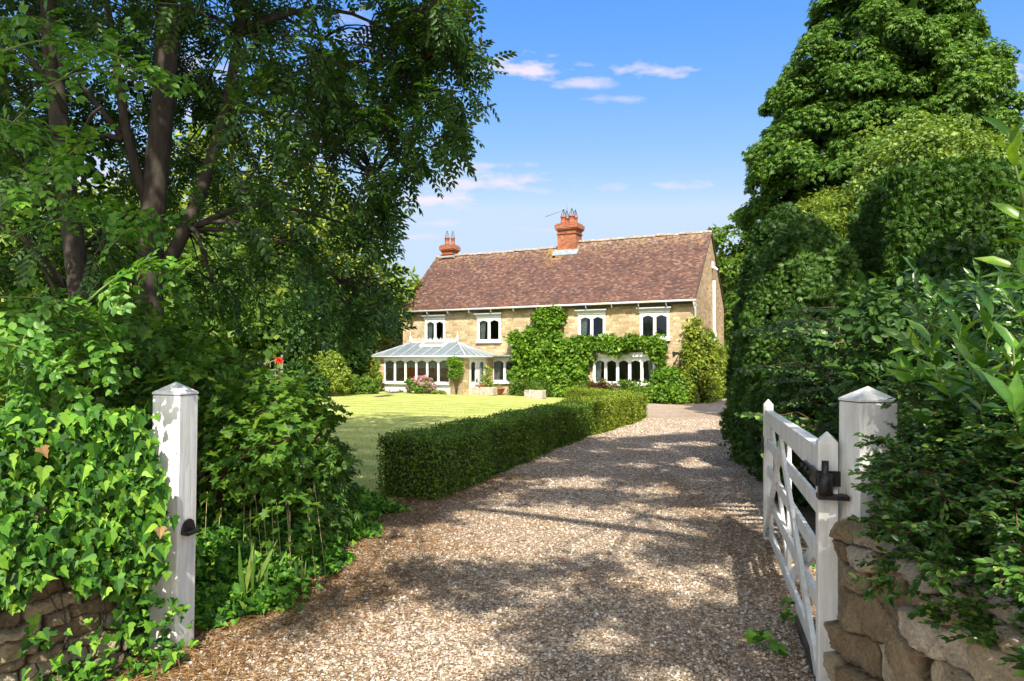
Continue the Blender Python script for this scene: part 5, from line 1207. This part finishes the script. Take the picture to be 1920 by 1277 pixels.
# low ivy trails at the wall foot
p = empty('ivy_trail', (-1.95, 3.6, 0), 0, 'sparse ivy trailing over the ground at the foot of the gatepost', 'ivy')
n = 170; x = rng.uniform(-2.25, -1.72, n); y = 3.45 + (x + 2.0) * .9 + rng.uniform(-.08, .25, n); P_ = np.stack([x, y, .03 + .30 * rng.rand(n) ** 2], 1)
foliage('leaves', p, LM['ivy'], [(P_, rnd(n) * .6 + np.array([0, -.5, -.1]), unit(np.array([0, -.6, 1.]) + .4 * rnd(n)), .035 + .03 * rng.rand(n))], IVY)

# ------------------------------------------------------------ left shrubs
def boxclumps(K, lo, hi): return rng.uniform(lo, hi, (K, 3))
p = empty('maple_shrub', (-3.0, 5.8, 0), 0, 'large spreading field maple shrub filling the space behind the left gatepost', 'shrub')
reg = [(-40, 700, 640, 1010, 70, 4.6, 6.8), (150, 560, 620, 800, 60, 4.9, 6.5), (360, 740, 600, 930, 50, 4.9, 6.4), (520, 790, 640, 930, 22, 5.4, 6.4), (-40, 600, 300, 760, 55, 4.6, 6.6)]
C = []
for (x0_, y0_, x1_, y1_, k, ya_, yb_) in reg:
    for _ in range(k):
        C.append(at(rng.uniform(x0_, x1_), rng.uniform(y0_, y1_), rng.uniform(ya_, yb_)))
C = np.array(C); cx_ = C[:, 0] / C[:, 1] * F + CX; cy_ = HY - (C[:, 2] - EYE) / C[:, 1] * F
C = C[(C[:, 2] > .1) & (cy_ > 600 + np.maximum(0, cx_ - 320) * .68) & (cx_ < 565)]
foliage('foliage', p, LM['maple'], [clump(C, .26, 62, .062, np.tile([.1, -.6, .7], (len(C), 1)), .5, .2, .9)], MAPLE)
mb = MB()
for i in range(0, len(C), 3): limb(mb, p, [(-3.0 + .3 * rng.normal(), 6.1, 0), ((-3 + C[i][0]) / 2, (6 + C[i][1]) / 2, C[i][2] * .6 + .1), tuple(C[i])], .022, .006, 5, .05)
for q in ((590, 790), (560, 830), (600, 820), (520, 800)): limb(mb, p, [at(420, 935, 5.6), at(470, 880, 5.5), at(530, 850, 5.5), at(q[0], q[1], 5.4)], .022, .007, 6, .02)
mb.build('stems', M['twig'], p)
# bright shrub overlapping lawn
p = empty('spreading_shrub', (-2.0, 6.4, 0), 0, 'light sprays of small leaves spreading over the lawn edge', 'shrub')
C = np.array([at(rng.uniform(470, 625), 700 + 260 * rng.rand(), rng.uniform(5.9, 6.9)) for _ in range(95)]); pxx = C[:, 0] / C[:, 1] * F + CX; pyy = HY - (C[:, 2] - EYE) / C[:, 1] * F
C = C[pyy > 742 + 90 * np.abs((pxx - 570) / 110).clip(0, 2) ** 2 * .3]
foliage('foliage', p, LM['maple'], [clump(C, .16, 70, .05, None, .5, .1, 1.2, .5)], MAPLE)
mb = MB()
for i in range(0, len(C), 2): limb(mb, p, [(-2.2, 6.5, .0), ((-2.2 + C[i][0]) / 2, 6.4, C[i][2] * .7), tuple(C[i])], .014, .004, 4, .03)
mb.build('stems', M['twig'], p)
# rusty fern-like shrub edge by the drive
p = empty('bronze_shrub', (-1.75, 6.6, 0), 0, 'dark low shrub with fine bronze tipped leaves at the lawn corner', 'shrub')
C = np.array([at(rng.uniform(530, 640), rng.uniform(860, 1010), rng.uniform(6.0, 6.9)) for _ in range(90)]); C[:, 2] = C[:, 2].clip(.05, 1)
foliage('foliage', p, LM['yew'], [clump(C, .17, 60, .07, np.tile([.3, -.6, .5], (len(C), 1)), .6, .3)], FANN); stems(p, (-1.8, 6.6, 0), C[:12], .012, M['twig'])
# ground cover
n = 15000; y = 4.15 + 3.6 * rng.rand(n); x = np.array([el(q) for q in y]) - .05 - 1.4 * rng.rand(n) ** 1.2 + .10 * np.sin(y * 6) + .07 * np.sin(y * 17) + .05 * rng.normal(size=n)
hgt = .05 + .32 * np.clip((np.array([el(q) for q in y]) - x) / .6, 0, 1)
P_ = np.stack([x, y, hgt * rng.rand(n) ** .6 + .02], 1)
v, f = leaves(P_, rnd(n) + np.array([.3, -.6, 0]), unit(np.array([.15, -.5, 1.]) + .45 * rnd(n)), .035 + .03 * rng.rand(n), IVY)
tag(link('ground_cover', arrmesh('ground_cover', v, f), LM['ivy']), 'leafy green ground cover spreading to the drive edge behind the left gatepost', 'ground cover', kind='stuff')
# iris blades
def irisclump(loc, n, h, label, name='iris_clump'):
    p = empty(name, loc, 0, label, 'plant'); P_ = np.array(loc) + rng.normal(size=(n, 3)) * np.array([.06, .06, 0]); D_ = np.array([0, 0, 1.]) + rng.normal(size=(n, 3)) * np.array([.28, .28, 0])
    foliage('blades', p, LM['blade'], [(P_, D_, np.tile([0, -1., .2], (n, 1)) + .3 * rnd(n), h * (.6 + .5 * rng.rand(n)))], tpl_oval(.035, .01, .25)); return p
irisclump((-1.72, 4.6, 0), 13, .42, 'tall strappy green leaves just right of the left gatepost')
irisclump((-1.5, 4.85, .0), 9, .27, 'short yellow green sword leaves at the drive edge')
p = empty('lime_seedling', (-1.55, 4.75, 0), 0, 'bright lime leafy plant low at the drive edge', 'plant')
foliage('foliage', p, LM['rose'], [clump(np.array([(-1.5, 4.7, .1), (-1.62, 4.8, .12), (-1.42, 4.72, .07), (-1.7, 4.9, .1)]), .1, 60, .045)], MAPLE)
# dry flower stalks
p = empty('dry_flower_stalks', (-1.75, 5.1, 0), 0, 'thin dry seed heads standing above the ground cover', 'plant'); mb = MB()
for i in range(14):
    x = -1.75 + .25 * rng.normal(); y = 5.1 + .1 * rng.normal(); h = rng.uniform(.5, .75); tx = x + .06 * rng.normal(); mb.tube([w2l((x, y, 0), p), w2l(((x + tx) / 2, y, h * .5), p), w2l((tx, y, h), p)], .0025, 3)
    mb.tube([w2l((tx, y, h - .07), p), w2l((tx, y, h), p)], [.007, .003], 5)
mb.build('stalks', plain('straw', (.42, .34, .18), .9), p)
for (px, py, Y, lab) in ((1440, 1225, 3.88, 'small bright weed seedling in the gravel by the gate foot'), (1480, 1120, 4.35, 'little green weed under the open gate rails'), (1525, 1000, 5.5, 'leafy weed tuft behind the gate braces')):
    c = at(px, py, Y); c[2] = .02; p = empty('weed', c, 0, lab, 'weed'); foliage('leaves', p, LM['rose'], [clump(np.array([c + np.array([0, 0, .05])]), .07, 16, .06)], MAPLE)

# wild rose shoots, near left
p = empty('rambling_rose', (-2.6, 3.6, .8), 0, 'rambling rose shoots with pale leaflets arching across the left edge', 'climber'); mb = MB(); P_ = []; D_ = []
arcs = [((-40, 560), (190, 540), (200 + 10, 615), (205, 690)), ((-40, 700), (40, 590), (130, 600), (205, 670)), ((60, 430), (110, 405), (170, 400), (215, 395)), ((-40, 120), (60, 60), (150, 55), (260, 130)),
        ((-40, 300), (60, 180), (160, 110), (250, 60)), ((20, 900), (-10, 700), (40, 600), (120, 560)), ((-40, 420), (60, 330), (130, 300), (170, 250)), ((90, 160), (180, 110), (300, 130), (340, 145)),
        ((-40, 30), (40, 40), (90, 20), (130, 70)), ((0, 830), (60, 760), (30, 700), (90, 640)), ((200, 470), (240, 420), (280, 400), (310, 420)), ((-20, 220), (60, 230), (90, 260), (140, 330)), ((170, 560), (230, 500), (300, 480), (330, 520)),
        ((-40, 640), (60, 640), (100, 680), (170, 760))]
for i, ar in enumerate(arcs):
    Y = 3.3 + .9 * rng.rand(); q = [at(x, y, Y + .1 * j) for j, (x, y) in enumerate(ar)]
    pts = []
    for t in np.linspace(0, 1, 12): pts.append((1 - t) ** 3 * q[0] + 3 * t * (1 - t) ** 2 * q[1] + 3 * t * t * (1 - t) * q[2] + t ** 3 * q[3])
    mb.tube([w2l(v, p) for v in pts], [.006 - .004 * k / 11 for k in range(12)], 5)
    for k, v in enumerate(pts[1:]):
        for s_ in range(3): P_.append(v + .01 * rng.normal(size=3)); D_.append((pts[k + 1] - pts[k]) * 4 + rng.normal(size=3) * .8)
P_ = np.array(P_); foliage('leaves', p, LM['rose'], [(P_, np.array(D_), unit(np.array([0, -.5, 1.]) + .35 * rnd(len(P_))), .09 + .06 * rng.rand(len(P_)))], ROSE); mb.build('stems', M['greenstem'], p)
# sunlit hedge far left behind
c = at(110, 730, 9); bush('garden_hedge_shrub', c, (1.6, .8, .9), 90, 120, .07, LM['lime'], 'sunny small leaved shrub glimpsed beneath the leaning trunk')
c = at(300, 800, 8.6); bush('understorey_shrub', c, (1.5, .7, .9), 80, 110, .08, LM['mid'], 'green shrub in the shade behind the maple')

# ------------------------------------------------------------ right foreground plants
p = empty('privet_bush', (1.75, 2.6, .0), 0, 'fine leaved evergreen bush spilling over the right stone wall', 'shrub')
K = 900; C = np.stack([rng.uniform(1.34, 2.2, K), rng.uniform(1.5, 3.12, K), rng.uniform(.80, 1.52, K)], 1)
mxz = .98 + .55 * np.clip((C[:, 0] - 1.25) / .5, 0, 1); C = C[(C[:, 2] < mxz) & (C[:, 0] > np.maximum(1.27, .525 * C[:, 1]))]
mb = MB(); P_ = []; D_ = []
for c in C:
    for _ in range(4):
        dd = rng.normal(size=3) + np.array([-1.3, -.7, .25]); dd[2] *= .6; dd /= np.linalg.norm(dd); L_ = rng.uniform(.08, .17); mb.tube([w2l(c, p), w2l(c + dd * L_, p)], [.0035, .0015], 3)
        for t in np.linspace(.1, 1, 11):
            for s_ in (-1, 1):
                P_.append(c + dd * L_ * t + .004 * rng.normal(size=3)); e = np.cross(dd, [0, 0, 1.]); D_.append(dd * .9 + e * s_ * .8 + .3 * rng.normal(size=3))
P_ = np.array(P_); foliage('foliage', p, LM['hebe'], [(P_, np.array(D_), unit(np.array([-.2, -.4, 1.]) + .4 * rnd(len(P_))), .022 + .014 * rng.rand(len(P_)))], tpl_leaf(.26, .08)); mb.build('stems', M['twig'], p)
MB().add([tuple(w2l(v, p)) for v in ((1.62, 1.3, .8), (2.4, 1.3, .8), (2.4, 3.0, .8), (1.62, 3.0, .8), (1.75, 1.4, 1.25), (2.3, 1.4, 1.3), (2.3, 2.9, 1.3), (1.75, 2.9, 1.25))], [(0, 1, 5, 4), (1, 2, 6, 5), (2, 3, 7, 6), (3, 0, 4, 7), (4, 5, 6, 7)]).build('inner_branches', M['hedgecore'], p)

def laurel(name, shoots, label, ls, per=12, mat=None, base=None):
    base = base or (2.6, 3.4, 0); p = empty(name, base, 0, label, 'shrub'); mb = MB(); P_ = []; D_ = []; N_ = []
    for (tip, dirv, L_) in shoots:
        tip = np.array(tip); dv = np.array(dirv, float); dv /= np.linalg.norm(dv); a = tip - dv * L_; mb.tube([w2l(a, p), w2l(tip, p)], [.006, .003], 5)
        e1 = np.cross(dv, [.3, .2, 1.]); e1 /= np.linalg.norm(e1); e2 = np.cross(dv, e1)
        for j in range(per):
            t = (j + .5) / per; ang = j * 2.4 + rng.rand(); sd = e1 * math.cos(ang) + e2 * math.sin(ang); P_.append(a + dv * L_ * t); up_ = .55 + 1.3 * t
            D_.append(sd + dv * up_ + .12 * rng.normal(size=3)); N_.append(dv * 1.0 - sd * .4 + np.array([0, 0, .3]))
    P_ = np.array(P_); foliage('leaves', p, mat or LM['laurel'], [(P_, np.array(D_), np.array(N_), ls * (.7 + .5 * rng.rand(len(P_))))], LAUREL); mb.build('stems', M['greenstem'], p); return p
sh = [(at(px, py, Y), d_, l_) for px, py, Y, d_, l_ in [
    (1745, 640, 2.9, (-.3, -.1, 1), .28), (1800, 620, 2.7, (-.1, -.2, 1), .28), (1700, 640, 3.1, (-.8, -.2, .5), .25), (1860, 590, 2.6, (.1, -.1, 1), .3), (1900, 650, 2.4, (-.2, -.2, 1), .26),
    (1720, 720, 3.0, (-.9, -.3, .2), .25), (1780, 740, 2.7, (-.5, -.5, .5), .25), (1850, 720, 2.5, (-.2, -.5, .8), .25), (1900, 760, 2.3, (-.4, -.4, .6), .22), (1690, 690, 3.15, (-.9, 0, .3), .22),
    (1890, 250, 2.5, (-.3, -.1, 1), .3), (1915, 410, 2.3, (-.6, -.2, .7), .26), (1930, 330, 2.3, (-.2, 0, 1), .26), (1900, 500, 2.6, (-.7, -.1, .5), .26), (1820, 680, 2.6, (-.4, -.4, .7), .26), (1880, 830, 2.4, (-.6, -.5, .2), .2), (1760, 800, 2.8, (-.7, -.5, .1), .2)]]
laurel('cherry_laurel', sh, 'large glossy leaved laurel at the right edge above the privet', .135, 11, base=(2.2, 3.1, 0))
sh = [(at(rng.uniform(1700, 1980), rng.uniform(500, 800), rng.uniform(4.2, 5.2)), (-.6 + .4 * rng.normal(), -.4, .6 + .3 * rng.normal()), .35) for _ in range(110)]
laurel('laurel_hedge', sh, 'darker laurel shrubs mid way between the yew and right edge', .12, 12, mat=LM['laureldark'], base=(3.4, 4.6, 0))
p = empty('laurel_thicket', (4.6, 6.3, 0), 0, 'dense dark thicket filling the gap behind the right gatepost', 'shrub')
C = np.array([at(rng.uniform(1620, 2000), rng.uniform(560, 1000), rng.uniform(5.2, 6.8)) for _ in range(220)]); C[:, 2] = C[:, 2].clip(.1, 3)
foliage('foliage', p, LM['dark'], [clump(C, .3, 80, .08, np.tile([-.4, -.6, .5], (len(C), 1)))], LEAF); stems(p, (4.6, 6.3, 0), C[:20], .02, M['bark'])

# ------------------------------------------------------------ roadside tree behind the camera (casts the dappled shade)
OT = empty('roadside_tree', (6.0, -5.0, 0), 0, 'spreading roadside tree whose shade falls across the drive', 'tree')
az = np.array([SUND.x, SUND.y, SUND.z]); 
targ = [(-.9, 9.6, .9), (.4, 10.4, 1.1), (1.8, 10.2, .9), (3.0, 10.4, .8), (.6, 12.6, 1.1), (2.4, 12.4, 1.0), (3.6, 13.2, .9), (1.4, 14.4, 1.0), (3.2, 15.3, 1.0), (4.4, 15.6, .8), (-.6, 8.2, .7), (.8, 8.5, .6), (2.1, 8.3, .6),
        (2.1, 6.6, .55), (1.5, 5.9, .5), (.6, 5.4, .35), (-.2, 5.3, .4), (-.9, 5.4, .35), (1.9, 5.2, .4), (-1.0, 7.6, .5), (.2, 4.4, .42), (.8, 4.0, .5), (1.3, 4.4, .35), (.9, 4.8, .3), (-.3, 4.9, .25), (1.2, 3.5, .3), (.2, 3.5, .3), (-1.6, 8.6, .8), (-1.5, 7.0, .6), (-1.1, 4.7, .3),
        (2.5, 9.2, .5), (1.2, 11.6, .5), (2.2, 14, .6), (-3, 7, 1.2), (-4.3, 7.5, 1.3), (-2.6, 6.2, .8), (4.6, 10.6, .9), (5.2, 9.6, .9), (5.9, 8, 1.0)]
C = []; Rr = []
for (x, y, r_) in targ:
    for k in range(max(2, int((26 if y > 7.5 else 17) * r_ * r_))):
        z_ = rng.uniform(7.6, 10.2); t_ = z_ / az[2]; off = rng.normal(size=2) * r_ * .45
        C.append(np.array([x + off[0], y + off[1], 0]) + az * t_); Rr.append(.30 + .14 * rng.rand())
C = np.array(C); Rr = np.array(Rr); kp = C[:, 2] > EYE + .56 * np.maximum(C[:, 1], 0) + .7; C = C[kp]; Rr = Rr[kp]
foliage('crown', OT, LM['mid'], [clump(C, Rr, 170, .10, None, flat=.7, shell=.1)], KITEW)
mb = MB(); limb(mb, OT, [(6, -5, -.1), (5.9, -4.9, 3), (5.2, -4.5, 6)], .38, .24, 12, .05)
hub = [np.array(v) for v in ((3.8, -2.5, 8.2), (1.5, -.5, 8.8), (2.8, 2.5, 9.3), (4.5, 4.0, 9.2), (-1, 0, 9.0), (5.5, 1, 8.5))]
for i, h in enumerate(hub): limb(mb, OT, [(5.2, -4.5, 6) if i in (0, 5) else tuple(hub[0]), tuple((np.array((5.2, -4.5, 6.) if i in (0, 5) else hub[0]) + h) / 2 + np.array([0, 0, .3])), tuple(h)], .14, .06, 7, .06)
hh = np.array(hub)
for c in C[::3]: j = int(np.argmin(((hh - c) ** 2).sum(1))); limb(mb, OT, [tuple(hh[j]), tuple(c)], .03, .01, 4, .05)
mb.build('trunk', M['bark'], OT)
